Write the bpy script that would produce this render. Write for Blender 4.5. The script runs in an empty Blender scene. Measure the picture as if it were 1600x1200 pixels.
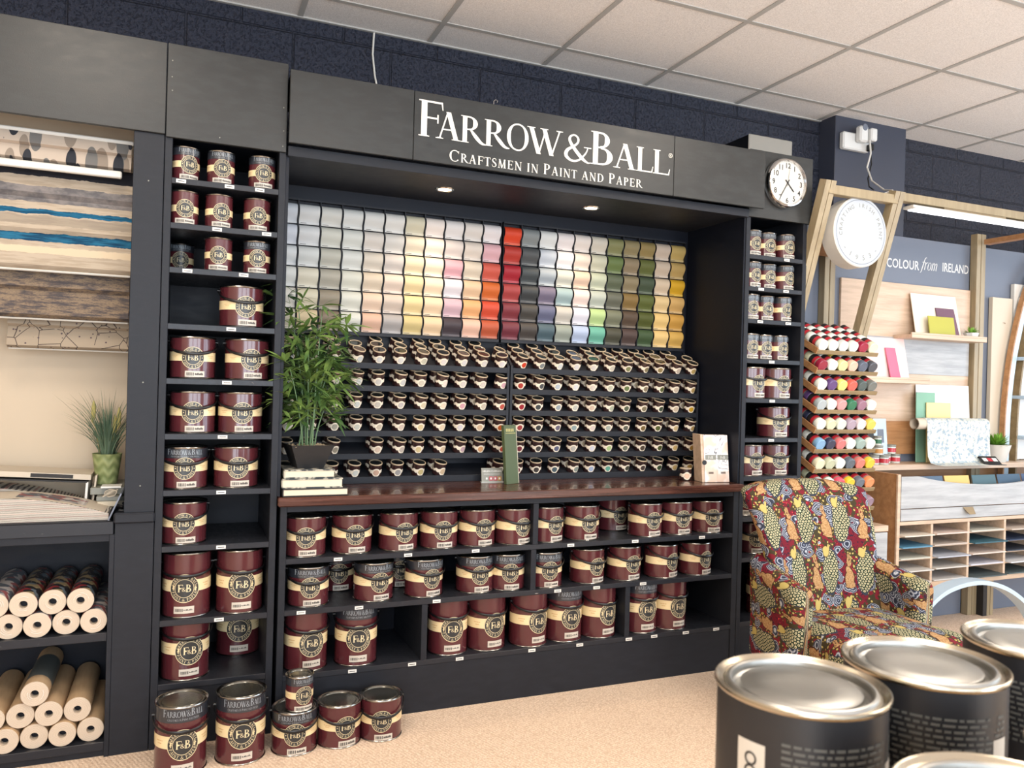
import bpy, math, random
from mathutils import Matrix, Vector
random.seed(7)
SC = bpy.context.scene
COL = SC.collection
R = math.radians
sin, cos, pi = math.sin, math.cos, math.pi

# ------------------------------------------------------------------ camera, light, exposure
CAM = Vector((0, -3.2, 1.39))
def make_camera():
    a, b, c = 0.39900931, 0.000342, 0.0274323
    f = Vector((sin(a)*cos(b), cos(a)*cos(b), sin(b)))
    r = Vector((cos(a), -sin(a), 0.0)); u = r.cross(f)
    r2 = r*cos(c) + u*sin(c); u2 = -r*sin(c) + u*cos(c)
    m = Matrix(((r2.x, u2.x, -f.x, CAM.x), (r2.y, u2.y, -f.y, CAM.y), (r2.z, u2.z, -f.z, CAM.z), (0, 0, 0, 1)))
    cd = bpy.data.cameras.new('camera'); cd.sensor_width = 36; cd.sensor_fit = 'HORIZONTAL'
    cd.lens = 1235.64/1600*36; cd.clip_start = .05; cd.clip_end = 60
    cd.dof.use_dof = True; cd.dof.focus_distance = 3.7; cd.dof.aperture_fstop = 9.0
    o = bpy.data.objects.new('camera', cd); COL.objects.link(o); o.matrix_world = m
    SC.camera = o
make_camera()

w = bpy.data.worlds.new('daylight'); SC.world = w; w.use_nodes = True
bg = w.node_tree.nodes['Background']
bg.inputs[0].default_value = (.72, .86, 1.0, 1); bg.inputs[1].default_value = 1.6
SC.view_settings.view_transform = 'Standard'; SC.view_settings.look = 'None'
SC.view_settings.gamma = 1; SC.view_settings.exposure = 0.04
SC.view_settings.use_curve_mapping = False

def area(name, loc, rot, sx, sy, power, col, spread=180):
    l = bpy.data.lights.new(name, 'AREA'); l.shape = 'RECTANGLE'; l.size = sx; l.size_y = sy
    l.energy = power; l.color = col; l.spread = R(spread)
    o = bpy.data.objects.new(name, l); COL.objects.link(o); o.location = loc; o.rotation_euler = rot
    return o
# shop front glazing behind the camera (three panes) and the window wall on the right
for i, xx in enumerate((-1.3, 1.1, 3.5)):
    area('shopfront_daylight', (xx, -5.9, 1.55), (R(90), 0, 0), 2.0, 2.3, 105, (.84, .92, 1.0))
for i, yy in enumerate((-4.2, -2.0)):
    area('side_window_daylight', (7.4, yy, 1.6), (R(90), 0, R(90)), 1.9, 2.3, 66, (.70, .85, 1.0))
# ceiling panel lamps of the shop (600 x 600 warm white)
LAMPS = ((-.445, -1.28), (.7685, -2.5145), (3.1965, -2.5145), (2.5895, -1.28), (-1.052, -3.1315), (5.0175, -1.8975))
for p in LAMPS:
    area('ceiling_panel_light', (p[0], p[1], 3.0), (0, 0, 0), .6, .6, 22, (1.0, .88, .75))

# ------------------------------------------------------------------ materials
def S(r, g, b):
    f = lambda v: (v/255/12.92) if v/255 <= .04045 else ((v/255+.055)/1.055)**2.4
    return (f(r), f(g), f(b), 1)

class E:                                   # a small expression wrapper round shader sockets
    def __init__(s, nt, sk): s.nt, s.sk = nt, sk
    def _m(s, op, *a, clamp=False):
        n = s.nt.nodes.new('ShaderNodeMath'); n.operation = op; n.use_clamp = clamp
        for i, v in enumerate((s,)+a):
            if isinstance(v, E): s.nt.links.new(v.sk, n.inputs[i])
            else: n.inputs[i].default_value = v
        return E(s.nt, n.outputs[0])
    def __add__(s, o): return s._m('ADD', o)
    def __radd__(s, o): return s._m('ADD', o)
    def __mul__(s, o): return s._m('MULTIPLY', o)
    def __rmul__(s, o): return s._m('MULTIPLY', o)
    def __sub__(s, o): return s._m('SUBTRACT', o)
    def __rsub__(s, o): return (s*-1)+o
    def __truediv__(s, o): return s._m('DIVIDE', o)
    def lt(s, o): return s._m('LESS_THAN', o)
    def gt(s, o): return s._m('GREATER_THAN', o)
    def mn(s, o): return s._m('MINIMUM', o)
    def mx(s, o): return s._m('MAXIMUM', o)
    def sin(s): return s._m('SINE')
    def abs(s): return s._m('ABSOLUTE')
    def fract(s): return s._m('FRACT')
    def floor(s): return s._m('FLOOR')
    def sqrt(s): return s._m('SQRT')
    def clamp(s): return s._m('ADD', 0.0, clamp=True)
    def ramp(s, a, b):                    # smooth 0..1 between a and b
        n = s.nt.nodes.new('ShaderNodeMapRange'); n.interpolation_type = 'SMOOTHSTEP'
        s.nt.links.new(s.sk, n.inputs[0]); n.inputs[1].default_value = a; n.inputs[2].default_value = b
        return E(s.nt, n.outputs[0])

class Mat:
    def __init__(s, name, rough=.5, metal=0., coat=0., spec=.5, color=None):
        s.m = bpy.data.materials.new(name); s.m.use_nodes = True; s.nt = s.m.node_tree
        s.b = s.nt.nodes['Principled BSDF']
        s.set('Roughness', rough); s.set('Metallic', metal); s.set('Coat Weight', coat); s.set('Coat Roughness', .06)
        s.set('Specular IOR Level', spec)
        if color is not None: s.set('Base Color', color)
    def set(s, k, v):
        if isinstance(v, E): s.nt.links.new(v.sk, s.b.inputs[k])
        else: s.b.inputs[k].default_value = v
        return s
    def coord(s, kind='Object'):
        n = s.nt.nodes.new('ShaderNodeTexCoord'); return E(s.nt, n.outputs[kind])
    def scale(s, v, sc, rot=(0, 0, 0), loc=(0, 0, 0)):
        n = s.nt.nodes.new('ShaderNodeMapping'); s.nt.links.new(v.sk, n.inputs[0])
        n.inputs['Scale'].default_value = sc; n.inputs['Rotation'].default_value = rot; n.inputs['Location'].default_value = loc
        return E(s.nt, n.outputs[0])
    def xyz(s, v):
        n = s.nt.nodes.new('ShaderNodeSeparateXYZ'); s.nt.links.new(v.sk, n.inputs[0])
        return [E(s.nt, n.outputs[i]) for i in range(3)]
    def comb(s, x, y, z=0.):
        n = s.nt.nodes.new('ShaderNodeCombineXYZ')
        for i, q in enumerate((x, y, z)):
            if isinstance(q, E): s.nt.links.new(q.sk, n.inputs[i])
            else: n.inputs[i].default_value = q
        return E(s.nt, n.outputs[0])
    def noise(s, v, scale, detail=3, rough=.5, out=0):
        n = s.nt.nodes.new('ShaderNodeTexNoise'); s.nt.links.new(v.sk, n.inputs['Vector'])
        n.inputs['Scale'].default_value = scale; n.inputs['Detail'].default_value = detail; n.inputs['Roughness'].default_value = rough
        return E(s.nt, n.outputs[out])
    def vor(s, v, scale, feature='F1', out='Distance', rnd=1.):
        n = s.nt.nodes.new('ShaderNodeTexVoronoi'); n.feature = feature; s.nt.links.new(v.sk, n.inputs['Vector'])
        n.inputs['Scale'].default_value = scale; n.inputs['Randomness'].default_value = rnd
        return E(s.nt, n.outputs[out])
    def mix(s, f, a, b):
        n = s.nt.nodes.new('ShaderNodeMix'); n.data_type = 'RGBA'
        if isinstance(f, E): s.nt.links.new(f.sk, n.inputs[0])
        else: n.inputs[0].default_value = f
        for i, q in ((6, a), (7, b)):
            if isinstance(q, E): s.nt.links.new(q.sk, n.inputs[i])
            else: n.inputs[i].default_value = q
        return E(s.nt, n.outputs[2])
    def bump(s, h, strength=.3, dist=.01):
        n = s.nt.nodes.new('ShaderNodeBump'); n.inputs['Strength'].default_value = strength; n.inputs['Distance'].default_value = dist
        s.nt.links.new(h.sk, n.inputs['Height']); s.nt.links.new(n.outputs[0], s.b.inputs['Normal']); return s
    def objcol(s):
        n = s.nt.nodes.new('ShaderNodeObjectInfo'); return E(s.nt, n.outputs['Color'])
    def emit(s, col, st):
        s.set('Emission Color', col); s.set('Emission Strength', st); return s

M = {}
def plain(name, col, rough=.5, **k): M[name] = Mat(name, rough, color=S(*col), **k).m
plain('black_plastic', (14, 14, 16), .35)
plain('cream_print', (222, 206, 168), .45)
plain('silver_print', (150, 158, 165), .4)
plain('white_plastic', (212, 212, 210), .4)
plain('white_paint', (206, 203, 196), .5)
plain('tin_metal', (158, 155, 150), .22, metal=1.)
plain('chrome', (215, 215, 215), .12, metal=1.)
plain('steel_rim', (176, 166, 148), .25, metal=1.)
plain('roundel_dark', (44, 46, 48), .35)
plain('top_band', (42, 45, 52), .3, coat=.4)
plain('sticker', (196, 188, 176), .5)
plain('ink', (34, 32, 32), .6)
plain('pot_label', (228, 216, 196), .45)
plain('pot_brown', (46, 26, 26), .3, coat=.5)
plain('pot_lid', (26, 30, 32), .16, coat=.5)
plain('pot_rim', (186, 166, 138), .3)
plain('card_white', (222, 220, 214), .5)
plain('sign_letter', (236, 232, 222), .5)
plain('clock_face', (196, 193, 186), .5)
plain('rubber_black', (24, 24, 26), .6)
plain('cable_white', (205, 202, 195), .5)
plain('brass_wood', (176, 146, 100), .4)
plain('pale_blue_paint', (176, 196, 212), .35)
plain('green_box', (70, 82, 52), .55)
plain('page_cream', (196, 184, 166), .7)
plain('soil', (190, 170, 140), .9)
plain('stem_green', (92, 120, 84), .5)
plain('spot_trim', (190, 186, 178), .2, metal=1.)
plain('dark_leg', (96, 44, 28), .35, coat=.3)
plain('grid_bar', (170, 168, 164), .5)
plain('fg_label', (30, 30, 33), .42)
plain('fg_text', (84, 84, 80), .6)
plain('red_label', (176, 40, 52), .4, coat=.3)
plain('tan_label', (182, 128, 62), .4)
plain('green_label', (40, 96, 64), .4)
plain('grey_label', (128, 128, 118), .4)
plain('glass_jar', (205, 208, 200), .2, coat=.5)
plain('router_grey', (150, 148, 142), .35, metal=.4)
plain('cream_wall', (192, 176, 154), .7)
plain('blue_wall', (104, 111, 125), .6)

def build_mats():
    # dark blue-black joinery paint, slightly scuffed
    def joinery(name, col, rough=.46, spec=.22):
        m = Mat(name, rough, spec=spec); c = m.coord('Object')
        n = m.noise(m.scale(c, (3, 3, 9)), 4, 5, .6)
        m.set('Base Color', m.mix((n.ramp(.35, .75))*.5, S(*col), S(*[min(255, int(v*1.25)+2) for v in col])))
        m.set('Roughness', n*.25+(rough-.1)); f = m.noise(c, 260, 2)
        m.bump(f, .12, .0015); M[name] = m.m
    joinery('joinery', (31, 33, 39)); joinery('fascia', (43, 44, 44), .36, .36)
    joinery('bay_paint', (17, 20, 29), .45)
    # shelf tops: same paint with wear and pale scratches
    m = Mat('shelf_paint', .45, spec=.3); c = m.coord('Object'); n = m.noise(m.scale(c, (8, 3, 8)), 6, 6, .7)
    m.set('Base Color', m.mix(n.ramp(.62, .75), S(37, 39, 45), S(96, 93, 90))); m.set('Roughness', n*.4+.15); M['shelf_paint'] = m.m
    # burgundy tin lacquer
    m = Mat('burgundy_tin', .24, coat=.6); c = m.coord('Object'); n = m.noise(c, 5, 2)
    m.set('Base Color', m.mix(n, S(74, 30, 36), S(85, 36, 42))); M['burgundy'] = m.m
    # band of cream print
    m = Mat('cream_band', .4, coat=.3); c = m.coord('Object'); M['cream_band'] = m.set('Base Color', m.mix(m.noise(c, 30, 2), S(222, 200, 154), S(232, 212, 168))).m
    # object-coloured card and disc
    m = Mat('colour_card', .55, spec=.3); M['colour_card'] = m.set('Base Color', m.objcol()).m
    m = Mat('colour_disc', .4); M['colour_disc'] = m.set('Base Color', m.objcol()).m
    m = Mat('colour_cap', .35, coat=.3); M['colour_cap'] = m.set('Base Color', m.objcol()).m
    # tin lid seen from above
    m = Mat('tin_lid', .22, metal=.85); c = m.coord('Object'); n = m.noise(c, 9, 4)
    m.set('Base Color', m.mix(n, S(104, 104, 98), S(126, 124, 116))); m.set('Roughness', n*.2+.12); M['tin_lid'] = m.m
    m = Mat('brushed_lid', .3, metal=1.); c = m.coord('Object'); n = m.noise(m.scale(c, (4, 40, 4)), 12, 3)
    m.set('Base Color', S(160, 159, 155)); m.set('Roughness', n*.14+.28); M['brushed_lid'] = m.m
    # worktop
    m = Mat('worktop_wood', .28, coat=.35); c = m.coord('Object'); x, y, z = m.xyz(c)
    g = m.noise(m.scale(c, (1.2, 26, 26)), 3, 6, .6); st = m.noise(m.scale(c, (.6, 9, 9)), 2, 3)
    m.set('Base Color', m.mix(g.ramp(.3, .7), S(52, 28, 22), S(88, 52, 40))); m.set('Roughness', g*.2+.16); m.bump(g, .12, .002); M['worktop'] = m.m
    # pale oak / grey wood grain
    def grain(name, a, b, axis='x', rough=.45):
        m = Mat(name, rough); c = m.coord('Object')
        sc = (1.2, 14, 14) if axis == 'x' else (14, 14, 1.2)
        g = m.noise(m.scale(c, sc), 2.2, 6, .65)
        m.set('Base Color', m.mix(g.ramp(.3, .72), S(*a), S(*b))); m.bump(g, .1, .001); M[name] = m.m
    grain('pale_oak', (204, 178, 154), (180, 154, 130)); grain('grey_oak', (176, 177, 178), (146, 147, 149))
    grain('side_oak', (178, 132, 90), (152, 108, 70)); grain('light_post', (158, 142, 112), (138, 122, 94), 'z')
    grain('tray_wood', (142, 122, 88), (122, 102, 72)); grain('counter_wood', (208, 178, 140), (188, 156, 118))
    # carpet
    m = Mat('carpet', .95, spec=.1); c = m.coord('Object'); x, y, z = m.xyz(c)
    v = m.vor(c, 130, rnd=.8); n = m.noise(c, 60, 4, .7); big = m.noise(c, 1.3, 2)
    wv = ((x+y*.4)*420).sin()*.5+.5
    m.set('Base Color', m.mix((v*1.1+n*.5+wv*.25).ramp(.4, 1.3), S(240, 218, 196), S(210, 184, 160)))
    m.bump(v*-1+wv*.4, .6, .004); M['carpet'] = m.m
    # painted block wall
    m = Mat('block_wall', .42); c = m.coord('Object'); x, y, z = m.xyz(c)
    bn = m.nt.nodes.new('ShaderNodeTexBrick'); m.nt.links.new(m.comb(x-.215, z-.03, 0.).sk, bn.inputs['Vector'])
    bn.offset = .5; bn.inputs['Scale'].default_value = 1; bn.inputs['Brick Width'].default_value = .45; bn.inputs['Row Height'].default_value = .225
    bn.inputs['Mortar Size'].default_value = .007; bn.inputs['Mortar Smooth'].default_value = .6
    mort = E(m.nt, bn.outputs['Fac'])
    pits = m.vor(m.scale(c, (1, 1, .7)), 120); pm = pits.ramp(.1, .32); ns = m.noise(c, 70, 5, .75)
    pk = m.noise(m.scale(c, (1, 1, .85)), 72, 4, .6).ramp(.53, .60)
    h = pm*.15*ns+ns*.8-pk*.7-mort*1.1
    m.set('Base Color', m.mix(mort*.5, S(46, 50, 65), S(34, 37, 49))); m.bump(h, 1., .014); M['block'] = m.m
    m = Mat('pillar_paint', .5); c = m.coord('Object'); m.set('Base Color', m.mix(m.noise(c, 3, 3), S(50, 54, 68), S(58, 62, 76))); M['pillar'] = m.m
    # ceiling tile
    m = Mat('ceiling_tile', .9, spec=.1); c = m.coord('Object'); n = m.noise(c, 190, 3, .7); v = m.noise(c, 60, 2)
    m.set('Base Color', m.mix(n.ramp(.3, .7), S(238, 233, 229), S(210, 205, 201))); m.bump(n, .35, .003); M['ceiling'] = m.m
    # wallpaper roll ends and sheets
    m = Mat('roll_end', .8); c = m.coord('Object'); x, y, z = m.xyz(c); rr = (x*x+z*z).sqrt()
    nn = m.noise(c, 30, 3)
    m.set('Base Color', m.mix(((rr*1900+nn*9).sin()*.5+.5), S(212, 198, 180), S(176, 156, 134))); M['roll_end'] = m.m
    m = Mat('kraft_roll', .7); c = m.coord('Object'); n = m.noise(m.scale(c, (30, 4, 30)), 3, 4)
    m.set('Base Color', m.mix(n, S(198, 168, 132), S(172, 142, 108))); M['kraft_roll'] = m.m
    m = Mat('floral_roll', .45, coat=.3); c = m.coord('Object'); v = m.vor(c, 36, out='Color'); a, b, d = m.xyz(v); e = m.vor(c, 70)
    k = m.mix(a.gt(.62), S(34, 34, 38), S(150, 132, 96)); k = m.mix(b.gt(.66), k, S(128, 38, 40)); k = m.mix(d.gt(.72), k, S(96, 108, 116)); k = m.mix(e.lt(.18), k, S(190, 160, 130))
    m.set('Base Color', k); M['floral_roll'] = m.m
    m = Mat('grey_flower_roll', .5, coat=.3); c = m.coord('Object'); v = m.vor(c, 40, out='Color'); a, b, d = m.xyz(v)
    k = m.mix(a.gt(.5), S(92, 98, 106), S(186, 178, 172)); k = m.mix(b.gt(.7), k, S(150, 84, 84)); M['grey_flower_roll'] = m.set('Base Color', k).m
    m = Mat('label_strip_roll', .5); M['label_strip_roll'] = m.set('Base Color', S(82, 88, 88)).m
    # chair and blind fabrics
    M['tapestry'] = tapestry(); blinds_mats()
    # shop leaves
    def leaf(name, a, b, sc=9):
        m = Mat(name, .45, spec=.4); c = m.coord('Object'); n = m.noise(c, sc, 2)
        m.set('Base Color', m.mix(n.ramp(.35, .65), S(*a), S(*b))); m.set('Transmission Weight', 0.); M[name] = m.m
    leaf('bamboo_leaf', (50, 80, 42), (114, 140, 72)); leaf('grass_leaf', (96, 116, 92), (70, 96, 78)); leaf('bright_grass', (104, 150, 52), (130, 176, 70), 30)
    leaf('seed_head', (170, 160, 100), (150, 144, 88), 30)
    m = Mat('woven_pot', .5); c = m.coord('Object'); x, y, z = m.xyz(c)
    wv = ((z*160+(x*160).sin()*1.3).sin()*.5+.5); m.set('Base Color', m.mix(wv, S(122, 134, 84), S(150, 158, 108))); m.bump(wv, .6, .004); M['woven_pot'] = m.m
    m = Mat('black_planter', .55); c = m.coord('Object'); n = m.noise(c, 60, 2); m.set('Base Color', m.mix(n, S(20, 20, 21), S(30, 30, 32))); M['planter'] = m.m
    m = Mat('blue_floral_paper', .6); c = m.coord('Object'); n = m.noise(c, 42, 4, .7); v = m.vor(c, 60)
    k = m.mix(n.ramp(.5, .58), S(196, 198, 190), S(136, 154, 168)); k = m.mix(v.lt(.16), k, S(196, 186, 140)); M['blue_floral'] = m.set('Base Color', k).m
    m = Mat('marbled_leaflet', .3, coat=.3); c = m.coord('Object'); x, y, z = m.xyz(c); n = m.noise(c, 7, 3, .5)
    s = ((x*22+z*16+n*16).sin()*.5+.5); k = m.mix(s.ramp(.2, .9), S(236, 228, 226), S(216, 190, 172)); k = m.mix(((s-.12).abs()).lt(.025), k, S(96, 96, 104))
    M['marbled'] = m.set('Base Color', k).m
    m = Mat('book_pages', .8); c = m.coord('Object'); x, y, z = m.xyz(c); m.set('Base Color', m.mix((z*2600).sin()*.5+.5, S(226, 214, 192), S(196, 182, 158))); M['pages'] = m.m
    m = Mat('pattern_cover', .5); c = m.coord('Object'); n = m.noise(c, 34, 4); m.set('Base Color', m.mix(n.ramp(.45, .58), S(52, 58, 62), S(176, 172, 158))); M['pattern_cover'] = m.m
    m = Mat('sample_pages', .7); c = m.coord('Object'); x, y, z = m.xyz(c); n = m.noise(c, 5, 2)
    k = m.mix(((z*1900+n*12).sin()*.5+.5).ramp(.2, .6), S(78, 74, 74), S(196, 190, 178)); k = m.mix(((z*410+n*3).sin()).gt(.96), k, S(168, 134, 126)); M['sample_pages'] = m.set('Base Color', k).m
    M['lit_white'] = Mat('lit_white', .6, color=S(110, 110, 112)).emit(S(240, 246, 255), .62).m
    M['lamp_glow'] = Mat('lamp_glow', .5, color=S(255, 255, 255)).emit(S(255, 236, 200), 14).m
    M['panel_glow'] = Mat('panel_glow', .5, color=S(255, 255, 255)).emit(S(255, 240, 220), 4).m
    M['tube_glow'] = Mat('tube_glow', .5, color=S(255, 255, 255)).emit(S(240, 246, 255), 3.2).m

def tapestry():
    m = Mat('tapestry_fabric', .85, spec=.2); c = m.scale(m.coord('UV'), (1.14, 1.14, 1)); u, v, _ = m.xyz(c)
    wob = m.noise(c, 18, 2, .5, out=1); wx, wy, _w = m.xyz(wob)
    p = m.comb(u+(wx-.5)*.03, v+(wy-.5)*.03, 0.)
    pu, pv, _ = m.xyz(p)
    # region map
    reg = m.vor(m.scale(p, (1, .8, 1)), 9.5, out='Color'); a, b, d = m.xyz(reg)
    # ground: burgundy with navy specks
    k = m.mix(m.noise(c, 70, 2).ramp(.55, .6), S(104, 24, 38), S(46, 28, 44))
    # golden foliage
    fo = m.vor(p, 62); k_f = m.mix(fo.lt(.34), S(60, 52, 34), S(176, 156, 92)); fc = m.xyz(m.vor(p, 62, out='Color'))[0]
    k_f = m.mix(fc.gt(.7), k_f, S(112, 28, 40)); k = m.mix(a.gt(.22), k, k_f)
    # berries
    be = m.vor(p, 75); bm = m.noise(p, 14, 1).gt(.6); k = m.mix(be.lt(.25)*bm, k, S(206, 62, 66))
    # acanthus curls: rings round cell centres, blue-grey and cream stripes
    lf = m.vor(m.scale(p, (1, 1.2, 1)), 15); rc = m.xyz(m.vor(m.scale(p, (1, 1.2, 1)), 15, out='Color'))[1]
    st = ((lf*44+(pu*60).sin()*.8).sin()*.5+.5)
    cl = m.mix(st.gt(.42), S(44, 48, 62), S(108, 116, 134)); cl = m.mix(st.gt(.93), cl, S(180, 182, 186))
    ring = lf.gt(.14)*lf.lt(.62)*rc.gt(.45); k = m.mix(ring, k, cl)
    # peacock feather scales inside tall drops, repeated in half-drop
    def cell(pu, pv, W, H, off=.5):
        row = (pv/H).floor(); sh = (row*.5).fract()*2*off
        fx = ((pu/W+sh).fract()-.5)*W; fy = ((pv/H).fract()-.5)*H; return fx, fy
    def ell(fx, fy, cx, cy, rx, ry, sk=0.):
        x = (fx-cx-(fy-cy)*sk)*(1/rx); y = (fy-cy)*(1/ry); return (x*x+y*y)
    fx, fy = cell(pu, pv, .235, .25)
    drop = ell(fx, fy, .045, -.01, .052, .105, .15)
    sx, sy = cell(pu, pv, .019, .0125)
    e1 = (sx*sx*1.3+sy*sy*2.2).sqrt()
    sc = m.mix(e1.lt(.0072), S(40, 54, 40), S(204, 194, 158)); sc = m.mix(e1.lt(.0034), sc, S(60, 70, 50))
    k = m.mix(drop.lt(1.), k, sc)
    k = m.mix(drop.gt(1.)*drop.lt(1.18), k, S(48, 52, 66))
    # peacock neck and breast, golden
    nk = ell(fx, fy, .03, .088, .02, .026).mn(ell(fx, fy, .05, .1, .008, .022, .4))
    k = m.mix(nk.lt(1.35), k, S(70, 50, 30)); k = m.mix(nk.lt(1.), k, S(178, 160, 96))
    # seated hare: haunch, chest, head, ears, forelegs
    hx, hy = fx+.062, fy+.015
    hs = ell(hx, hy, 0, -.035, .03, .034)
    for q in ((.008, -.005, .02, .036, -.3), (.013, .042, .012, .014, 0), (.003, .068, .0048, .021, .15), (.016, .07, .0045, .02, -.1),
              (.022, -.04, .006, .034, -.35), (.004, -.068, .034, .008, 0)):
        hs = hs.mn(ell(hx, hy, *q))
    fur = m.mix(m.noise(c, 120, 3).ramp(.35, .65), S(180, 146, 104), S(146, 108, 70))
    k = m.mix(hs.lt(1.45), k, S(70, 34, 26)); k = m.mix(hs.lt(1.), k, fur)
    ey = ell(hx, hy, .017, .045, .0022, .0022); k = m.mix(ey.lt(1.), k, S(30, 20, 18))
    m.set('Base Color', k); wv = ((u*2600).sin()+(v*2600).sin()); m.bump(wv+m.noise(c, 20, 2)*2, .12, .001)
    return m.m

def blinds_mats():
    def base(name): m = Mat(name, .8, spec=.2); return m, m.coord('Object')
    # leaves on cream
    m, c = base('leaf_blind'); x, y, z = m.xyz(c)
    def leaves(sc, rot, thr, seed):
        p = m.scale(c, (sc, 0, sc*.36), (0, rot, 0), (seed, 0, seed*.7)); v = m.vor(p, 1., rnd=.9); return v.lt(thr)
    k = m.mix(leaves(20, .5, .46, 3.1), S(178, 164, 150), S(136, 124, 112)); k = m.mix(leaves(19, -.5, .42, 7.7), k, S(108, 106, 104)); k = m.mix(leaves(20, .35, .36, 1.3), k, S(48, 50, 56))
    M['leaf_blind'] = m.set('Base Color', k).m
    # water-colour stripes (object z runs 0 at the bottom to .41 at the top)
    m, c = base('stripe_blind'); x, y, z = m.xyz(c)
    n = m.noise(m.scale(c, (8, 1, 14)), 2, 4, .6); n2 = m.noise(m.scale(c, (3, 1, 30)), 3, 4, .6); zz = z+(n-.5)*.02
    def band(a, b): return zz.gt(a)*zz.lt(b)
    k = m.mix(n2.ramp(.45, .6), S(172, 158, 140), S(158, 144, 126))
    k = m.mix(band(.25, .31), k, m.mix(n.ramp(.35, .65), S(92, 90, 92), S(128, 122, 120)))
    k = m.mix(band(.205, .223), k, m.mix(n2.ramp(.4, .6), S(16, 62, 88), S(28, 92, 124)))
    k = m.mix(band(.165, .2), k, m.mix(n2.ramp(.4, .6), S(150, 138, 122), S(140, 128, 114)))
    k = m.mix(band(.105, .137), k, m.mix(n2.ramp(.4, .6), S(14, 56, 84), S(36, 98, 128)))
    k = m.mix(band(.06, .085), k, S(196, 178, 152)); k = m.mix(zz.gt(.345), k, S(32, 32, 38)); M['stripe_blind'] = m.set('Base Color', k).m
    m, c = base('weathered_blind'); n = m.noise(m.scale(c, (5, 1, 26)), 2.4, 6, .75); f = m.noise(m.scale(c, (60, 1, 220)), 2, 3, .7)
    k = m.mix(n.ramp(.42, .6), S(134, 116, 96), S(76, 71, 72)); k = m.mix(f.ramp(.5, .62)*.6, k, S(70, 64, 70)); M['weathered_blind'] = m.set('Base Color', k).m
    m, c = base('twig_blind'); e = m.vor(m.scale(c, (1, 1, .8)), 16, 'DISTANCE_TO_EDGE'); d = m.vor(c, 46); g = m.noise(c, 8, 2)
    k = m.mix((e.lt(.018))*g.gt(.42), S(156, 142, 124), S(76, 66, 62)); k = m.mix(d.lt(.16)*g.gt(.5), k, S(86, 74, 78)); M['twig_blind'] = m.set('Base Color', k).m
build_mats()

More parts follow.
